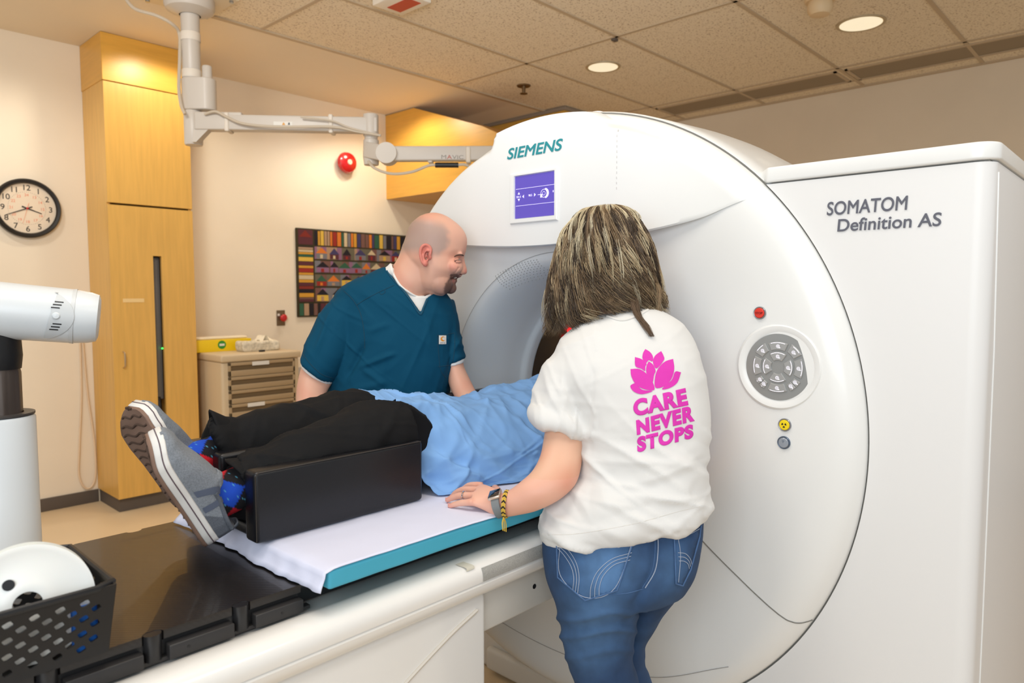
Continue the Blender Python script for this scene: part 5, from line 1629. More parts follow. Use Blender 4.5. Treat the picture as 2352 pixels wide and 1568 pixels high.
sto['kind'] = 'stuff'
# ================================================================== the patient on the table
pa = thing('person', 'patient lying on the table in black trousers and grey slip-on shoes under a blue gown', 'person', (1.1, 1.42, 0.95))
NL = [(.60, 1.352, 1.035, .050), (.70, 1.352, 1.040, .058), (.82, 1.352, 1.062, .068), (.93, 1.352, 1.082, .074), (1.02, 1.352, 1.082, .078), (1.12, 1.358, 1.060, .080), (1.30, 1.365, 1.032, .086), (1.50, 1.375, 1.025, .09)]
FL = [(.62, 1.492, 1.070, .050), (.72, 1.492, 1.082, .058), (.84, 1.492, 1.092, .066), (.95, 1.490, 1.098, .072), (1.04, 1.488, 1.092, .076), (1.14, 1.482, 1.065, .080), (1.32, 1.475, 1.035, .086), (1.50, 1.465, 1.028, .09)]
# body under the clothes (legs, trunk, arms, head), one surface
b = B()
NB_ = [(x, y, z - .02 * sm(1.02, 1.15, x), r * (1 - .25 * sm(1.03, 1.15, x))) for x, y, z, r in NL]
FB_ = [(x, y, z - .02 * sm(1.02, 1.15, x), r * (1 - .25 * sm(1.03, 1.15, x))) for x, y, z, r in FL]
NL, FL = NB_, FB_
sk = lambda rows, k: [(x, y, z, r * (k if x < .9 else .6)) for x, y, z, r in rows]
limb(b, [(.575, 1.345, 1.01, .028), (.60, 1.35, 1.028, .03), (.66, 1.35, 1.036, .034)] + sk(NL[1:], .8), 40)
limb(b, [(.585, 1.49, 1.045, .028), (.61, 1.492, 1.06, .03), (.67, 1.492, 1.07, .034)] + sk(FL[1:], .8), 40)
def trunk(b, k=1.0):
    rings = []
    for x, w, t, zc in ((1.42, .12, .05, 1.0), (1.55, .13, .055, 1.005), (1.7, .12, .06, 1.015), (1.85, .13, .07, 1.02), (1.98, .16, .08, 1.03), (2.04, .13, .06, 1.035), (2.07, .07, .05, 1.045)):
        rings.append([Vector((x, 1.42 + w * k * math.cos(t_), zc + t * k * math.sin(t_))) for t_ in np.linspace(0, 2 * PI, 33)[:-1]])
    b.loft(rings)
trunk(b)
b.cyl((2.04, 1.42, 1.045), (2.14, 1.42, 1.05), .055, .055)
b.sphere((2.215, 1.42, 1.055), .115, .078, .095)
b.sphere((2.19, 1.42, 1.15), .012, .014, .018)
for s in (-1, 1):
    b.sphere((2.21, 1.42 + s * .078, 1.05), .03, .01, .018)
    limb(b, [(1.98, 1.42 + s * .14, 1.03, .042), (2.10, 1.42 + s * .19, 1.04, .04), (2.26, 1.42 + s * .19, 1.06, .034), (2.38, 1.42 + s * .12, 1.08, .03), (2.45, 1.42 + s * .06, 1.09, .024)], 24)
    b.sphere((2.49, 1.42 + s * .05, 1.09), .045, .035, .014, 14, 10)
    for k in range(4):
        finger(b, (2.52, 1.42 + s * (.07 - .016 * k), 1.09), (1, -s * .1, -.1), (.026, .02, .015), (.009, .008, .007, .006), (.1, .2, .1), up)
    finger(b, (2.49, 1.42 + s * .022, 1.09), (.8, -s * .5, 0), (.026, .02, .015), (.01, .009, .008, .007), (0, .1, .1), up)
me = voxel(b, 0.006, 5)
paint(me, lambda p: Vector(lin((222, 172, 146))))
link('body', me, M_skin, pa, 180)

# trousers
b = B()
limb(b, [(.655, 1.353, 1.035, .046)] + NL[1:], 44, 26)
limb(b, [(.665, 1.492, 1.078, .048)] + FL[1:], 44, 26)
# wide open cuffs
def cuff(b, c, ry, rz, x0, x1, dz):
    rings = []
    for k in range(7):
        s = k / 6
        x = lerp(x0, x1, s)
        g = lerp(1.22, 0.98, s)
        rings.append([Vector((x + 0.018 * math.sin(2 * t) * (1 - s) + .02 * (1 - s) * math.cos(t) * 0, c[0] + ry * g * math.cos(t), c[1] + dz * s + rz * g * math.sin(t))) for t in np.linspace(0, 2 * PI, 33)[:-1]])
    b.loft(rings)
cuff(b, (1.352, 1.030), .048, .052, .645, .72, .004)
cuff(b, (1.492, 1.082), .047, .055, .655, .72, .0)
b.sphere((.665, 1.355, .99), .03, .045, .04); b.sphere((.70, 1.352, 1.0), .05, .045, .035)
b.sphere((1.01, 1.352, 1.09), .055, .06, .072); b.sphere((1.035, 1.488, 1.098), .055, .06, .07)
rings = []
for x, w, t, zc in ((1.38, .125, .05, 1.0), (1.5, .135, .055, 1.0), (1.58, .13, .055, 1.0)):
    rings.append([Vector((x, 1.42 + w * math.cos(t_), zc + t * math.sin(t_))) for t_ in np.linspace(0, 2 * PI, 33)[:-1]])
b.loft(rings)
me = voxel(b, 0.005, 4)
def trw(p):
    w = folds(p.x, p.z + p.y, ((.4, 9, .2, .007), (-.5, 11, .2, .006), (1.2, 14, .2, .005))) + .004 * (ridged(p, (7, 12, 12), 5) - .4) + .0035 * ridged(p, (16, 22, 18), 2)
    w += .008 * ridged(Vector((p.x + p.z * .8, p.y, p.z)), (9, 3, 3), 1) * sm(.95, .75, p.x)
    return w
wrinkle(me, trw)
for q in me.vertices:       # keep inside the troughs
    if 1.04 <= q.co.x < 1.2:
        q.co.y = max(q.co.y, 1.305)
    if q.co.x < 1.04 and q.co.z < 1.075:
        q.co.y = min(max(q.co.y, 1.306 if q.co.x > .632 else 1.29), 1.54)
        if 1.38 < q.co.y < 1.46 and q.co.x > .632:
            q.co.y = 1.398 if q.co.y < 1.422 else 1.446
    q.co.z = max(q.co.z, .969 if q.co.x < 1.03 else .944)
M_tr = mat('trouser_black', (15, 15, 17), 0.8, spec=0.25, bump=0.1, bscale=700)
link('trousers', me, M_tr, pa, 180)
M_tr2 = M_tr
for (cy, cz, ry, rz, x0_, lift, nm) in ((1.353, 1.036, .046, .050, .628, .0, 'a'), (1.492, 1.082, .046, .052, .640, .028, 'b')):
    b = B()
    def cf(u, v):
        t = 2 * PI * u
        k = 1 - v
        x = x0_ + .075 * v + .014 * math.sin(2 * t + 1) * k + (.030 * max(0, -math.sin(t)) * k if nm == 'a' else .02 * max(0, math.sin(t)) * k)
        rr = 1.02 + .16 * k + .07 * k * math.sin(3 * t + (0 if nm == 'a' else 2))
        y = cy + ry * rr * math.cos(t); z = cz + rz * rr * math.sin(t) + lift * k * max(0, math.sin(t)) ** 2 - (.02 * k * max(0, -math.sin(t)) if nm == 'a' else 0)
        if x > .632: y = min(max(y, 1.305), 1.40) if nm == 'a' else min(max(y, 1.444), 1.543)
        return Vector((x, y, max(z, .950)))
    b.grid(cf, 56, 10)
    o_ = b.build('trouser_cuff', M_tr, pa, smooth=180)
    thicken(o_, .003)
# hem outline
def hem(c, ry, rz, x, lift):
    pts = []
    for k in range(33):
        t = 2 * PI * k / 32
        pts.append(Vector((x + .010 * math.sin(2 * t) + .012 * math.sin(3 * t + 1), c[0] + ry * math.cos(t), c[1] + rz * math.sin(t) + lift * max(0, math.sin(t)) ** 3)))
    return pts

# socks: argyle
def sock(c0, c1, r0, r1, ph):
    b = B()
    c0, c1 = Vector(c0), Vector(c1)
    n, m_ = 60, 64
    rings = []
    d = (c1 - c0).normalized(); e1 = Vector((0, 1, 0)); e2 = d.cross(e1).normalized()
    for i in range(n + 1):
        s = i / n
        rings.append([c0.lerp(c1, s) + (e1 * math.cos(t) + e2 * math.sin(t)) * lerp(r0, r1, s) for t in np.linspace(0, 2 * PI, m_ + 1)[:-1]])
    b.loft(rings)
    L = (c1 - c0).length
    def col(p):
        q = p - c0
        s = q.dot(d); t = math.atan2(q.dot(e2), q.dot(e1)) / (2 * PI) * 4 + ph
        a = s / .062 + t; c = s / .062 - t
        ia, ic = math.floor(a), math.floor(c)
        k = (ia % 2, ic % 2)
        if k == (0, 0): cc = (24, 76, 196) if (ia + ic) % 4 == 0 else (206, 22, 40)
        elif k == (1, 1): cc = (206, 22, 40) if (ia + ic) % 4 == 0 else (24, 76, 196)
        else: cc = (22, 20, 26)
        fa, fc = (a + .5) % 1, (c + .5) % 1
        if min(fa, 1 - fa) < .012 or min(fc, 1 - fc) < .012:
            if math.sin(s * 900) > 0: cc = (90, 170, 200)
        return Vector(lin(cc))
    me = b.mesh('sock'); paint(me, col)
    o_ = link('sock', me, mat('sock_knit', (60, 60, 160), 0.95, attr=True, bump=0.3, bscale=900), pa, 180)
sock((.572, 1.343, 1.018), (.70, 1.352, 1.046), .043, .041, .2)
sock((.585, 1.488, 1.058), (.71, 1.492, 1.084), .043, .041, .9)

# slip-on shoes
M_up = mat('shoe_cloth', (140, 146, 154), 0.95, var=0.35, vscale=420, bump=0.4, bscale=1500)
M_heel = mat('shoe_cloth_dark', (98, 103, 112), 0.95, var=0.3, vscale=420, bump=0.3, bscale=1500)
M_fox = mat('foxing', (226, 222, 216), 0.5)
M_tread = mat('tread_brown', (128, 100, 84), 0.7)
def shoe(heel, toe, roll, yaw_out):
    heel, toe = Vector(heel), Vector(toe)
    X = (toe - heel).normalized(); L = (toe - heel).length
    Y = Vector((0, 1, 0)); Y = (Y - X * Y.dot(X)).normalized()
    Zd = X.cross(Y)
    if Zd.x < 0: Zd, Y = -Zd, -Y
    R_ = Matrix.Rotation(roll, 3, X); Y, Zd = R_ @ Y, R_ @ Zd
    def W(x, y, z): return heel + X * (x * L) + Y * y + Zd * z
    xs_ = np.linspace(0, 1, 41)
    def hw(x): return interp(x, [0, .02, .06, .14, .3, .5, .66, .8, .9, .96, .99, 1], [.004, .017, .027, .033, .034, .038, .046, .046, .037, .025, .013, .003])
    def toespring(x): return .014 * sm(.7, 1, x) ** 2
    out = [(x, -hw(x)) for x in xs_] + [(x, hw(x)) for x in xs_[::-1][1:-1]]
    root = None
    def slab(z0, z1, g, name, m, parent):
        rings = []
        for z, k in ((z0, g - .002), (z0 + .002, g), (z1 - .0015, g), (z1, g - .002)):
            rings.append([W(x + (.0 if abs(y) > .01 else (k / L) * (1 if x > .5 else -1)), y + math.copysign(k, y), z + toespring(x)) for x, y in out])
        return B().loft(rings).build(name, m, parent, smooth=50)
    # upper
    def top(x): return interp(x, [0, .06, .15, .25, .36, .46, .56, .68, .8, .9, .97, 1], [.062, .066, .066, .062, .066, .080, .074, .064, .052, .042, .030, .022])
    b = B(); rings = []
    N = 56
    for x in np.linspace(0.004, .992, 100):
        h = top(x); w = hw(x) + .001
        ring = []
        for k in range(N + 1):
            t = PI * k / N
            cx, sx = math.cos(t), math.sin(t)
            sq = abs(cx) ** .62 * (1 if cx > 0 else -1)
            ring.append(W(x, w * sq, .018 + toespring(x) + (h - .018) * abs(sx) ** .8))
        rings.append(ring)
    b.loft(rings, True, False)
    me = b.mesh('shoe')
    # open the collar
    bm = bmesh.new(); bm.from_mesh(me)
    kill = []
    for f in bm.faces:
        c = f.calc_center_median() - heel
        x, y, z = c.dot(X) / L, c.dot(Y), c.dot(Zd)
        if .045 < x < .40 and z > lerp(.050, .058, sm(.1, .4, x)):
            kill.append(f)
    bmesh.ops.delete(bm, geom=kill, context='FACES'); bm.to_mesh(me); bm.free()
    for f in me.polygons:
        c = f.center - heel
        x = c.dot(X) / L
        z = c.dot(Zd)
        f.material_index = 1 if x < .26 - .12 * (z - .03) / .03 else 0
    sh_ = link('shoe', me, [M_up, M_heel], pa, 60)
    thicken(sh_, .003)
    fx = slab(.0, .022, .003, 'foxing', M_fox, sh_)
    ln = []
    for x, y in out + [out[0]]:
        ln.append(W(x + (.0 if abs(y) > .01 else (.0034 / L) * (1 if x > .5 else -1)), y + math.copysign(.0033, y), .012 + toespring(x)))
    B().tube(ln, .0011, 6).build('stripe', mat('stripe_mauve', (92, 74, 82), 0.6), fx)
    tr = slab(-.007, .0005, .002, 'tread', M_tread, sh_)
    bw = B()
    for i in range(14):
        xc = .06 + i * .072
        w = hw(xc) * .86
        if w < .006: continue
        pts = [W(xc + .012 * math.sin(y_ * 2 * PI), w * y_, -.0072 + toespring(xc)) for y_ in np.linspace(-1, 1, 24)]
        bw.tube(pts, .0022, 6)
    bw.build('tread_waves', mat('tread_dark', (78, 58, 46), 0.8), tr)
    # padded collar edge
    def edge(x, s):
        z = lerp(.050, .058, sm(.1, .4, x)); h, w = top(x), hw(x) + .001
        sx = max(0.02, min(1, (z - .018 - toespring(x)) / (h - .018))) ** (1 / .8)
        return W(x, s * w * math.sqrt(max(0, 1 - sx * sx)) ** .62, z)
    pe = [edge(x, -1) for x in np.linspace(.40, .055, 14)] + [W(.035, 0, .052)] + [edge(x, 1) for x in np.linspace(.055, .40, 14)]
    B().tube(smooth_path(pe, 60), .0042, 8).build('collar', M_heel, sh_)
    # tongue flap and elastic gores
    b = B()
    b.grid(lambda u, v: W(lerp(.40, .50, u), lerp(-.024, .024, v), top(lerp(.40, .50, u)) + .003 - .010 * (2 * v - 1) ** 2 + .004 * (1 - u)), 10, 10)
    t_ = b.build('tongue', M_up, sh_, smooth=180); thicken(t_, .003)
    for s in (-1, 1):
        for x0_, x1_ in ((.285, .335), (.355, .41)):
            b = B()
            def g(u, v):
                x = lerp(x0_, x1_, u) + .10 * (1 - v) * (.2 if x0_ < .3 else 1)
                h, w = top(x), hw(x) + .0018
                t = lerp(.10, 1.0, v) * (PI / 2) * .72
                cx, sx = math.cos(t), math.sin(t)
                return W(x, s * (w * abs(cx) ** .62), .018 + (h - .016) * abs(sx) ** .8)
            b.grid(g, 6, 12)
            b.build('elastic_gore', mat('elastic_slate', (84, 92, 110), 0.85), sh_, smooth=180)
shoe((.568, 1.330, .944), (.450, 1.318, 1.164), -.32, 0)
shoe((.600, 1.492, .968), (.487, 1.500, 1.190), .38, 0)

# gown: draped cloth, near edge hanging to the sheet
def xleft(v):
    return interp(v, [0, .12, .3, .42, .52, .62, .75, 1], [1.082, 1.075, 1.052, 1.012, 1.045, 1.022, 1.03, 1.06])
def prof_pts(x):
    top_ = interp(x, [1.0, 1.1, 1.2, 1.35, 1.5, 1.6, 1.7, 1.85, 2.0], [1.172, 1.158, 1.138, 1.120, 1.118, 1.128, 1.142, 1.155, 1.155])
    yn = interp(x, [1.05, 1.12, 1.25, 1.45, 1.6, 2.0], [1.292, 1.238, 1.208, 1.200, 1.21, 1.23])
    dip = .018 * sm(1.18, 1.02, x)
    return [(yn, .9425), (yn + .012, .955), (yn + .024, .99), (yn + .044, lerp(1.05, 1.03, sm(1.0, 1.3, x))), (1.335, lerp(top_ - .008, top_ - .022, sm(1.0, 1.3, x))), (1.42, top_ - .002 - dip), (1.49, top_ + .004), (1.555, top_ - .05), (1.60, 1.0), (1.612, .945)]
def gown(u, v):
    x = lerp(xleft(v), 2.06, u ** 1.1)
    P = prof_pts(x)
    seg = v * (len(P) - 1)
    i = min(int(seg), len(P) - 2); f = seg - i
    p0 = P[max(i - 1, 0)]; p1 = P[i]; p2 = P[i + 1]; p3 = P[min(i + 2, len(P) - 1)]
    c = [0.5 * (2 * p1[k] + (p2[k] - p0[k]) * f + (2 * p0[k] - 5 * p1[k] + 4 * p2[k] - p3[k]) * f * f + (3 * p1[k] - p0[k] - 3 * p2[k] + p3[k]) * f ** 3) for k in (0, 1)]
    p = Vector((x, c[0], c[1]))
    q = Vector((x + .35 * c[1], c[0], c[1] - .3 * x))
    w = .016 * (.2 - crease(q, (6.5, 8, 8), .3)) + .003 * noise.noise(q * 14)
    sv_ = v * .55
    for k, (ph, f, st, am) in enumerate(((.5, 9, .22, .010), (1.15, 13, .2, .008), (-.6, 11, .2, .008), (1.9, 17, .22, .006), (.1, 21, .25, .004), (-1.1, 15, .2, .006))):
        a_, c_ = x * math.cos(ph) + sv_ * math.sin(ph), -x * math.sin(ph) + sv_ * math.cos(ph)
        r_ = abs(noise.noise(Vector((a_ * f, c_ * f * st, 3.7 * k))))
        w += am * max(0, 1 - r_ / .16) ** 1.4 * (.35 + .65 * sm(-.15, .35, noise.noise(Vector((x * 5, sv_ * 5, 9 + k)))))
    w *= .35 + .65 * sm(0, .12, v)
    n = Vector((0, -math.cos(min(1, v * 1.05) * PI * .75), math.sin(min(1, v * 1.3) * PI * .6)))
    # long pull folds from the knee down to the hem
    s = (c[1] - .94) * 1.1 + (x - 1.05) * .9
    w += .009 * math.sin(s * 62) * sm(1.42, 1.1, x) * sm(.42, .25, v)
    p += n * w
    if v < .14:
        p.y -= .006 * math.sin(x * 34 + 1) * (1 - v / .14)
    p.z = max(p.z, .9415)
    return p
b = B().grid(gown, 230, 120)
go = b.build('gown', mat('gown_blue', (126, 172, 226), 0.8, bump=0.12, bscale=900), pa, smooth=180)
thicken(go, .0015)
# ================================================================== the technologist
mn = thing('person', 'bald man with goatee in teal scrubs, smiling, standing behind the table', 'person', (1.42, 1.87, 0))
def C(x): return 880 + x / 5.6
def D(y): return 480 + y / 5.6
HD = 2.22
HROWS = [(50, 630, 690, .012), (56, 585, 725, .024), (70, 530, 772, .038), (100, 462, 835, .052), (140, 410, 895, .062), (180, 366, 948, .069), (230, 333, 1002, .074), (280, 313, 1040, .077), (330, 298, 1066, .079), (380, 285, 1079, .080), (430, 266, 1082, .080), (480, 256, 1076, .080), (520, 254, 1070, .080), (555, 256, 1062, .080), (590, 262, 1047, .079),
         (620, 275, 1034, .078), (660, 300, 1026, .078), (710, 345, 1016, .077), (760, 395, 1004, .076), (800, 405, 990, .075), (840, 412, 966, .0735), (870, 420, 950, .072), (905, 430, 925, .070), (940, 442, 908, .068), (980, 462, 900, .064), (1020, 500, 890, .058), (1055, 560, 872, .047), (1078, 700, 845, .030), (1086, 740, 815, .016)]
b = B()
rings = []
for y, x0, x1, th in HROWS:
    L, R = atd(C(x0), D(y), HD), atd(C(x1), D(y), HD)
    c = (L + R) / 2; a = (R - L) / 2; ah = a.normalized(); d = (F0 - ah * F0.dot(ah)).normalized()
    ex = 2.0 + .25 * sm(560, 700, y)
    ring = []
    for k in range(44):
        t = 2 * PI * k / 44
        cx, sx = math.cos(t), math.sin(t)
        fr = 2 / ex
        # widest point sits behind the middle, the face narrows forward
        sh = .10 * sm(-.2, 1, cx)
        ring.append(c + a * math.copysign(abs(cx) ** fr, cx) + d * th * (1 - sh) * math.copysign(abs(sx) ** fr, sx))
    rings.append(ring)
b.loft(rings)
def hp_(x, y, off=0.0):   # point on the mid plane of the head, pushed towards the camera
    return atd(C(x), D(y), HD) - F0 * off
# nose
rings = []
for y, x0, x1, th in ((590, 985, 1050, .006), (630, 985, 1043, .008), (680, 990, 1052, .0095), (730, 985, 1067, .0125), (775, 975, 1080, .016), (805, 972, 1083, .0175), (828, 975, 1075, .016), (843, 990, 1055, .010)):
    L, R = atd(C(x0), D(y), HD), atd(C(x1), D(y), HD)
    c, a = (L + R) / 2, (R - L) / 2
    rings.append([c + a * math.cos(t) + F0 * th * math.sin(t) for t in np.linspace(0, 2 * PI, 21)[:-1]])
b.loft(rings)
for s in (-1, 1):
    b.sphere(hp_(995, 812, s * .0145), .010, .010, .0095, 12, 8)        # nostril wings
    b.sphere(hp_(985, 588, s * .032), .010, .018, .008, 14, 8)        # brow ridge
    b.sphere(hp_(935, 745, s * .043), .028, .026, .024, 16, 10)        # smiling cheeks
    b.sphere(hp_(760, 950, s * .034), .040, .032, .036, 16, 10)        # jaw
b.sphere(hp_(940, 862, 0), .0125, .022, .0065, 14, 8)                 # upper lip
b.sphere(hp_(895, 925, 0), .0115, .020, .0075, 14, 8)                 # lower lip
b.sphere(hp_(868, 1015, 0), .017, .022, .019, 14, 10)                 # chin
b.sphere(hp_(660, 1000, 0), .045, .052, .034, 16, 10)                 # full throat
# neck
ribbon(b, [(926, 560, 1020, 630, HD + .01, .062, .066), (916, 590, 1006, 662, HD + .01, .066, .07), (901, 615, 984, 684, HD + .01, .07, .072), (889, 640, 974, 704, HD + .015, .072, .070), (884, 680, 966, 735, HD + .02, .074, .068)], 24, 32)
SCR = [(888, 612, 962, 640, 2.245, .05, .055), (852, 625, 1012, 664, 2.25, .08, .08), (815, 641, 1030, 680, 2.255, .10, .10), (785, 660, 1038, 695, 2.26, .115, .115), (768, 690, 1045, 722, 2.265, .125, .13), (760, 740, 1050, 765, 2.27, .13, .145), (757, 795, 1050, 812, 2.27, .135, .15), (753, 850, 1042, 855, 2.27, .14, .155), (750, 900, 1032, 905, 2.27, .14, .155), (748, 950, 1026, 955, 2.27, .14, .155), (745, 1010, 1022, 1012, 2.27, .135, .15), (742, 1085, 1018, 1085, 2.27, .13, .14)]
ribbon(b, [(r[0] + 18, r[1] + 10, r[2] - 30, r[3] + 10, r[4], r[5] * .75, r[6] * .75) for r in SCR[1:]], 40, 30)
# legs under the trousers
for u, w in ((815, 0), (945, .05)):
    limb(b, [tuple(atd(u, 1100, 2.28)) + (.09,), tuple(atd(u, 1400, 2.30)) + (.065,), tuple(atd(u, 1620, 2.32)) + (.05,)], 16)
# arms
ribbon(b, [(765, 690, 840, 690, 2.24, .05, .05), (722, 770, 800, 800, 2.20, .052, .052), (700, 825, 768, 868, 2.17, .051, .051), (690, 855, 756, 890, 2.15, .05, .05), (683, 890, 748, 905, 2.13, .049, .049), (682, 930, 743, 925, 2.10, .046, .046), (690, 970, 740, 960, 2.06, .04, .04), (706, 1005, 748, 992, 2.02, .033, .033)], 40, 24)
ribbon(b, [(990, 720, 1020, 715, 2.28, .04, .04), (1006, 770, 1044, 765, 2.28, .045, .045), (1018, 825, 1062, 818, 2.27, .05, .05), (1024, 850, 1066, 842, 2.26, .048, .048), (1032, 885, 1080, 872, 2.23, .045, .045), (1046, 915, 1094, 900, 2.19, .04, .04), (1066, 938, 1104, 922, 2.15, .032, .032)], 40, 24)
for wp, di, sd in ((Vector((.985, 1.655, .97)), Vector((-.2, -1, -.1)), 1), (Vector((1.40, 1.665, 1.0)), Vector((.3, -1, -.25)), -1)):
    pass
w0 = atd(727, 1000, 2.02)
h0 = Vector((w0.x + .01, 1.668, .966))
limb(b, [tuple(w0) + (.032,), tuple(w0.lerp(h0, .6)) + (.027,), tuple(h0) + (.024,)], 10)
b.sphere(h0 + Vector((0, -.028, -.008)), .040, .045, .015, 16, 10)
for k in range(4):
    finger(b, h0 + Vector((.027 - .018 * k, -.055, -.008)), (.12 - .08 * k, -1, -.12), (.034, .024, .018), (.0105, .0095, .0085, .007), (.1, .15, .1), up)
finger(b, h0 + Vector((.03, -.01, -.008)), (.8, -.6, -.1), (.03, .026, .02), (.013, .011, .01, .008), (0, .1, .1), up)
w1 = atd(1085, 930, 2.15)
h1 = Vector((w1.x + .03, w1.y - .05, 1.0))
limb(b, [tuple(w1) + (.031,), tuple(h1) + (.026,)], 8)
b.sphere(h1 + Vector((.012, -.025, -.012)), .042, .042, .016, 16, 10)
for k in range(4):
    finger(b, h1 + Vector((.042 - .018 * k, -.05, -.016)), (.35 - .08 * k, -.9, -.2), (.034, .024, .018), (.0105, .0095, .0085, .007), (.1, .15, .1), up)
finger(b, h1 + Vector((-.025, -.02, -.014)), (-.6, -.7, -.1), (.03, .026, .02), (.013, .011, .01, .008), (0, .1, .1), up)
me = voxel(b, 0.0030, 9)
# eye hollow
ec = hp_(968, 662, .062)
for q in me.vertices:
    for s in (-1, 1):
        c_ = atd(C(978), D(662), HD) - F0 * s * .050
        d_ = (q.co - c_).length
        if d_ < .034:
            q.co -= (q.co - hp_(800, 640, 0)).normalized() * .0065 * (1 - d_ / .034)
    u, v = proj(q.co)
    x, y = (u - 880) * 5.6, (v - 480) * 5.6
    # mouth line and smile fold
    near = (q.co - hp_(0, 0)).dot(F0) < 99
    ml = interp(x, [872, 900, 930, 955, 985], [894, 893, 884, 876, 868])
    if 868 < x < 985 and abs(y - ml) < 26 and (CAM - q.co).length < 2.6:
        q.co -= RT * .006 * math.exp(-((y - ml) / 10) ** 2)
    fx = interp(y, [760, 800, 840, 880, 930], [968, 940, 905, 868, 850])
    if 750 < y < 940:
        dd = (q.co - atd(u, v, HD)).dot(F0)
        q.co += F0 * (.004 if dd < 0 else -.004) * math.exp(-((x - fx) / 9) ** 2)
me.update()
def mskin(p):
    u, v = proj(p)
    x, y = (u - 880) * 5.6, (v - 480) * 5.6
    c = Vector(lin((222, 170, 146)))
    c = c.lerp(Vector(lin((212, 140, 118))), .4 * sm(-.1, .5, noise.noise(p * 16)))
    if y < 1130 and x > 0:
        # shaved hair shadow over the sides and back of the head
        hx = interp(y, [130, 200, 300, 400, 480, 540, 600, 650], [760, 815, 855, 865, 850, 790, 740, 700])
        st = sm(hx + 40, hx - 70, x + 26 * noise.noise(p * 60)) * sm(100, 260, y + .25 * (700 - x)) * sm(620, 470, y - .35 * max(0, x - 560) + .0 * x)
        st = max(st, .8 * sm(760, 790, x) * 0)
        c = c.lerp(Vector(lin((152, 138, 130))), .72 * st)
        # beard shadow on the jaw
        bs = sm(690, 800, y - .35 * (x - 700)) * sm(560, 700, x) * sm(1120, 1040, y)
        c = c.lerp(Vector(lin((178, 132, 114))), .45 * bs)
        # goatee and moustache
        g = 0.0
        gx = interp(y, [850, 885, 920, 960, 1010, 1060, 1090], [905, 860, 838, 812, 792, 788, 800])
        if 880 < y < 1095 and x > gx - 30:
            g = sm(gx - 26, gx + 10, x + 14 * noise.noise(p * 200)) * (1 - .9 * math.exp(-((x - 902) / 20) ** 2 - ((y - 925) / 26) ** 2))
        if 832 < y < 884 and 862 < x < 990:
            g = max(g, sm(828, 848, y + 8 * noise.noise(p * 200)) * sm(892, 876, y))
        c = c.lerp(Vector(lin((72, 48, 40))), .82 * g)
        ml = interp(x, [872, 900, 930, 955, 985], [894, 893, 884, 876, 868])
        if 870 < x < 985: c = c.lerp(Vector(lin((96, 40, 36))), .9 * math.exp(-((y - ml) / 7) ** 2))
        c = c.lerp(Vector(lin((196, 104, 96))), .7 * math.exp(-((x - 903) / 16) ** 2 - ((y - 925) / 18) ** 2))
        c = c.lerp(Vector(lin((220, 120, 108))), .6 * math.exp(-((x - 1060) / 26) ** 2 - ((y - 800) / 40) ** 2))
        c = c.lerp(Vector(lin((222, 128, 112))), .45 * math.exp(-((x - 900) / 70) ** 2 - ((y - 740) / 55) ** 2))
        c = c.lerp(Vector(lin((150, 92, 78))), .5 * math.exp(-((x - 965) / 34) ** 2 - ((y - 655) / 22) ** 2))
    return c
paint(me, mskin)
mb = link('body', me, M_skin, mn, 180)
mbv = bvh_of(mb)
def hon(x, y, off=0.0):
    return on(mbv, C(x), D(y), off)
# ear with rim, hollow and lobe
ear = B()
ec = hon(548, 590, 0.0)
def ept(x, y, off):
    return atd(C(x), D(y), (ec - CAM).dot(FW)) - F0 * off
rim = [(590, 630), (612, 575), (618, 525), (600, 485), (560, 464), (520, 476), (494, 515), (486, 570), (494, 630), (512, 690), (540, 722)]
ear.tube(smooth_path([ept(x, y, .008 + .007 * sm(600, 500, x)) for x, y in rim], 40), [.0035 + .0012 * math.sin(PI * k / 40) for k in range(41)], 10)
dish = [(598, 620), (604, 560), (590, 500), (555, 478), (515, 510), (498, 570), (508, 640), (528, 700), (560, 712), (580, 670)]
cc_ = (552, 590)
ring0 = [ept(x, y, .010) for x, y in dish]
for k in range(2):
    pass
rg = []
for s, off in ((1.0, .006), (.98, .011), (.75, .010), (.5, .006), (.25, .004), (.02, .004)):
    rg.append([ept(cc_[0] + (x - cc_[0]) * s, cc_[1] + (y - cc_[1]) * s, off) for x, y in [(q.x, q.y) for q in smooth_path([(x, y, 0) for x, y in dish + [dish[0]]], 40)[:-1]]])
ear.loft(rg, True)
ear.tube(smooth_path([ept(x, y, .011) for x, y in ((598, 545), (570, 535), (540, 560), (524, 610), (535, 660), (560, 680))], 24), .0035, 8)
ear.sphere(ept(546, 705, .009), .009, .007, .009, 14, 10)
ear.sphere(ept(600, 622, .006), .007, .006, .008, 12, 8)
me = voxel(ear, .0018, 3)
def earc(p):
    u, v = proj(p); x, y = (u - 880) * 5.6, (v - 480) * 5.6
    c = Vector(lin((216, 128, 112)))
    return c.lerp(Vector(lin((128, 58, 50))), .8 * math.exp(-((x - 582) / 18) ** 2 - ((y - 610) / 26) ** 2) + .35 * math.exp(-((x - 545) / 26) ** 2 - ((y - 560) / 30) ** 2))
paint(me, earc)
link('ear', me, M_skin, mb, 180)
# far ear
B().sphere(hp_(550, 590, 0) + F0 * .083, .012, .012, .03, 14, 10).build('ear', mat('skin_plain', (216, 150, 128), 0.5, sss=.08), mb, smooth=180)
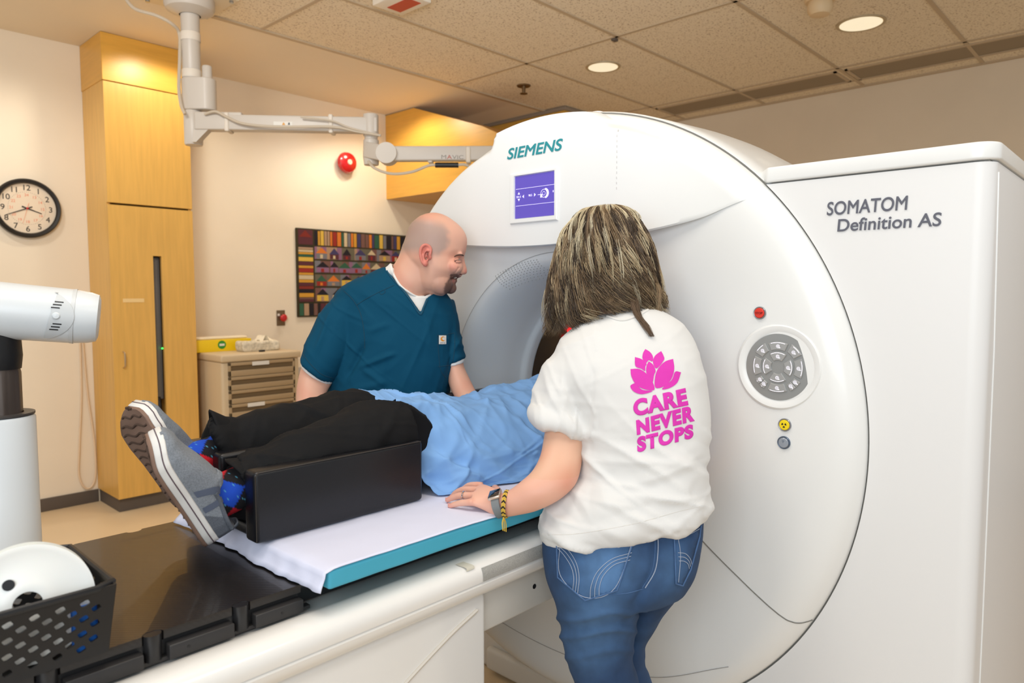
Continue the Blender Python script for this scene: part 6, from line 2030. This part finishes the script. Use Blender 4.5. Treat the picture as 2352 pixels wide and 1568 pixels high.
# eye, lids and brow
B().sphere(hon(966, 668, -.0080), .0086, n=20, m=14).build('eye', mat('eye_white', (128, 104, 94), 0.3), mb, smooth=180)
B().sphere(hon(984, 669, -.0010), .0032, n=16, m=10).build('iris', mat('iris_brown', (52, 34, 26), 0.15, coat=.6), mb, smooth=180)
M_lid = mat('lid_skin', (198, 140, 120), 0.5)
def fc(name, pts, r, m, off, taper=True, n=24):
    pp = smooth_path([(x, y, 0) for x, y in pts], n)
    B().tube([hon(p.x, p.y, off) for p in pp], [r * (.35 + .65 * math.sin(PI * (.08 + .84 * k / n))) if taper else r for k in range(n + 1)], 8).build(name, m, mb, smooth=180)
M_lash = mat('lash_dark', (70, 44, 38), 0.6)
fc('upper_eyelid', [(920, 660), (945, 654), (972, 652), (1006, 658)], .0058, M_lid, .0018)
fc('lower_eyelid', [(926, 672), (950, 680), (980, 681), (1006, 672)], .0048, M_lid, .0012)
fc('lash_line', [(916, 670), (940, 667), (970, 665), (1004, 668)], .0018, M_lash, .0050)
fc('crow_line', [(918, 660), (930, 680), (945, 700)], .0009, mat('crease_brown', (150, 92, 76), 0.6), .0002)
fc('eyebrow', [(915, 612), (945, 596), (985, 588), (1016, 590), (1034, 600)], .0028, mat('brow_brown', (92, 66, 54), 0.8), .0005)
fc('nostril', [(982, 832), (996, 838), (1014, 838)], .0018, mat('nostril_dark', (90, 44, 38), 0.7), .0)
# teeth glimpse
fc('teeth', [(912, 889), (930, 884), (948, 879)], .0014, mat('teeth', (226, 214, 200), 0.3), .0008)

# white undershirt
b = B()
ribbon(b, [(898, 604, 988, 672, 2.24, .082, .086), (890, 612, 990, 684, 2.242, .086, .088)] + [(r[0] + 10, r[1] + 3, r[2] - (16 if r[3] > 690 else 6), r[3] + 3, r[4], r[5] - .012, r[6] - .010) for r in SCR[1:]], 44, 36, 2.1)
ribbon(b, [(790, 700, 830, 700, 2.24, .05, .05), (730, 770, 792, 796, 2.20, .055, .055), (697, 822, 768, 868, 2.165, .060, .060), (693, 838, 760, 884, 2.16, .058, .058)], 24, 24)
ribbon(b, [(1000, 710, 1030, 705, 2.28, .04, .04), (1012, 770, 1048, 768, 2.28, .045, .045), (1016, 825, 1066, 820, 2.27, .054, .054), (1019, 842, 1066, 832, 2.265, .054, .054)], 24, 24)
me = voxel(b, .0038, 5)
cut(me, [(905, 560), (901, 612), (903, 632), (918, 655), (940, 672), (958, 680), (975, 681), (1010, 664), (1030, 640), (1030, 560)])
us = link('undershirt', me, mat('undershirt_white', (238, 236, 232), 0.85), mn, 180)
thicken(us, .002)
B().tube([hon((u - 880) * 5.6, (v - 480) * 5.6, .004) for u, v in [(q.x, q.y) for q in smooth_path([(902, 617, 0), (905, 632, 0), (920, 656, 0), (942, 673, 0), (958, 681, 0), (974, 681, 0)], 30)]], .0036, 8).build('neck_band', mat('undershirt_rib', (232, 230, 226), 0.9), us)

# scrub top
b = B()
ribbon(b, SCR, 48, 40, 2.15)
ribbon(b, [(800, 668, 870, 690, 2.245, .075, .075), (748, 705, 845, 720, 2.23, .075, .075), (722, 750, 822, 785, 2.20, .074, .074), (705, 790, 790, 838, 2.175, .071, .071), (693, 822, 762, 877, 2.16, .066, .066)], 28, 30)
ribbon(b, [(1000, 690, 1040, 690, 2.28, .07, .07), (1004, 740, 1054, 745, 2.28, .068, .068), (1010, 790, 1063, 795, 2.275, .066, .066), (1012, 838, 1067, 822, 2.27, .062, .062)], 24, 30)
me = voxel(b, .0038, 6)
def scw(p):
    u, v = proj(p)
    w = .0030 * ridged(p, (7, 7, 9), 2.2) + .0015 * ridged(p, (15, 15, 12), 6)
    # drag folds from the armpit
    for (u0, v0, u1, v1, a, wd) in ((835, 840, 900, 815, .009, 6), (832, 800, 800, 860, -.010, 7), (838, 850, 880, 880, .006, 7), (760, 720, 730, 800, .006, 6), (850, 760, 890, 745, .005, 8), (1040, 760, 1030, 850, -.004, 6), (800, 900, 880, 880, .005, 9)):
        dx, dy = u1 - u0, v1 - v0; L = math.hypot(dx, dy)
        s = ((u - u0) * dx + (v - v0) * dy) / L / L
        e = ((u - u0) * dy - (v - v0) * dx) / L
        if -.3 < s < 1.3:
            w += a * math.exp(-(e / wd) ** 2) * sm(-.3, .2, s) * sm(1.3, .8, s)
    w += folds((p - CAM).dot(RT), p.z, ((.5, 8, .2, .006), (-.4, 10, .2, .005), (1.3, 9, .2, .004), (.9, 16, .2, .003)))
    return w - .002
wrinkle(me, scw)
cut(me, [(880, 590), (884, 613), (905, 640), (930, 668), (950, 695), (966, 718), (972, 705), (981, 684), (992, 676), (1012, 668), (1024, 640), (1020, 560), (900, 560)])
sc = link('scrub_top', me, mat('scrub_teal', (2, 70, 98), 0.85, spec=0.2, bump=0.06, bscale=900), mn, 180)
thicken(sc, .003)
sv = bvh_of(sc)
M_seamt = mat('scrub_seam', (4, 62, 84), 0.85)
M_facing = mat('scrub_facing', (4, 74, 100), 0.8)
def seamline(pts, r=.0012, name='seam', m=M_seamt):
    B().tube(stitch(sv, pts, .001, .0002, 40), r, 6).build(name, m, sc)
seamline([(889, 622), (903, 641), (928, 669), (948, 696), (965, 721), (973, 706), (982, 684)], .0036, 'neck_facing', M_facing)
seamline([(905, 655), (872, 670), (838, 688), (820, 700)])
seamline([(790, 668), (812, 690), (828, 720), (836, 760), (838, 800)])
seamline([(695, 812), (715, 838), (740, 860), (764, 868)])
seamline([(1004, 770), (1025, 768), (1044, 764)])
seamline([(1004, 770), (1008, 820), (1012, 850), (1024, 868)])
seamline([(1044, 764), (1044, 800), (1038, 845)])
seamline([(1006, 842), (1022, 840), (1038, 838)])
seamline([(872, 672), (876, 676), (884, 672), (884, 664)], .001, 'loop')
# chest label with its orange mark
b = B()
pp = [(lerp(1008, 1025, i / 6), lerp(770, 790, j / 6)) for j in range(7) for i in range(7)]
b.add([on(sv, u, v, .0035) for u, v in pp], [(j * 7 + i, j * 7 + i + 1, (j + 1) * 7 + i + 1, (j + 1) * 7 + i) for j in range(6) for i in range(6)])
lb = b.build('chest_label', mat('label_white', (226, 222, 214)), sc, smooth=180, fixn=False)
b = B()
cx, cy = 1017.5, 778
def arcpt(r, a, sx=1.0): return on(sv, cx + r * math.cos(a) * sx, cy + r * math.sin(a), .0042)
for k in range(20):
    a0, a1 = lerp(.7, 5.6, k / 20), lerp(.7, 5.6, (k + 1) / 20)
    w0_, w1_ = 3.4 * math.sin(PI * (k / 20) ** .7) + .6, 3.4 * math.sin(PI * ((k + 1) / 20) ** .7) + .6
    b.add([arcpt(5.6, a0), arcpt(5.6, a1), arcpt(5.6 - w1_, a1), arcpt(5.6 - w0_, a0)], [(0, 1, 2, 3)])
b.build('label_mark', mat('mark_orange', (232, 148, 40), 0.6), lb, smooth=0, fixn=False)
b = B(); b.add([on(sv, u, v, .0042) for u, v in ((1011, 786.4), (1022.5, 786.8), (1022.5, 788), (1011, 787.6))], [(0, 1, 2, 3)])
b.build('label_line', mat('ink_slate', (96, 98, 110)), lb, smooth=0, fixn=False)
# trousers and shoes
b = B()
ribbon(b, [(752, 1070, 1012, 1070, 2.27, .12, .13), (750, 1140, 1010, 1140, 2.28, .13, .13), (756, 1190, 1004, 1190, 2.28, .13, .13)], 10, 36)
for u0 in (818, 940):
    ribbon(b, [(u0 - 66, 1150, u0 + 66, 1150, 2.28, .12, .12), (u0 - 58, 1350, u0 + 58, 1350, 2.30, .10, .10), (u0 - 50, 1500, u0 + 50, 1500, 2.31, .085, .085), (u0 - 48, 1640, u0 + 48, 1640, 2.32, .08, .08)], 30, 28)
me = voxel(b, .008, 4)
wrinkle(me, lambda p: .004 * ridged(p, (8, 8, 6), 2))
link('trousers', me, mat('scrub_teal', (4, 78, 104)), mn, 180)
for u0 in (818, 940):
    p = atd(u0, 1670, 2.32); simple_shoe(mn, (p.x + .02, p.y + .04, 0), -1.0, .28, M_shd, M_shd)
# grey pad edge just behind the gown on the far side of the table
tag(B().box((1.44, 1.618, .937), (1.62, 1.65, aty(1112, 892, 1.63).z), .008).build('arm_rest', M_vin), 'small black arm rest pad behind the blue gown near the scanner', 'arm rest')
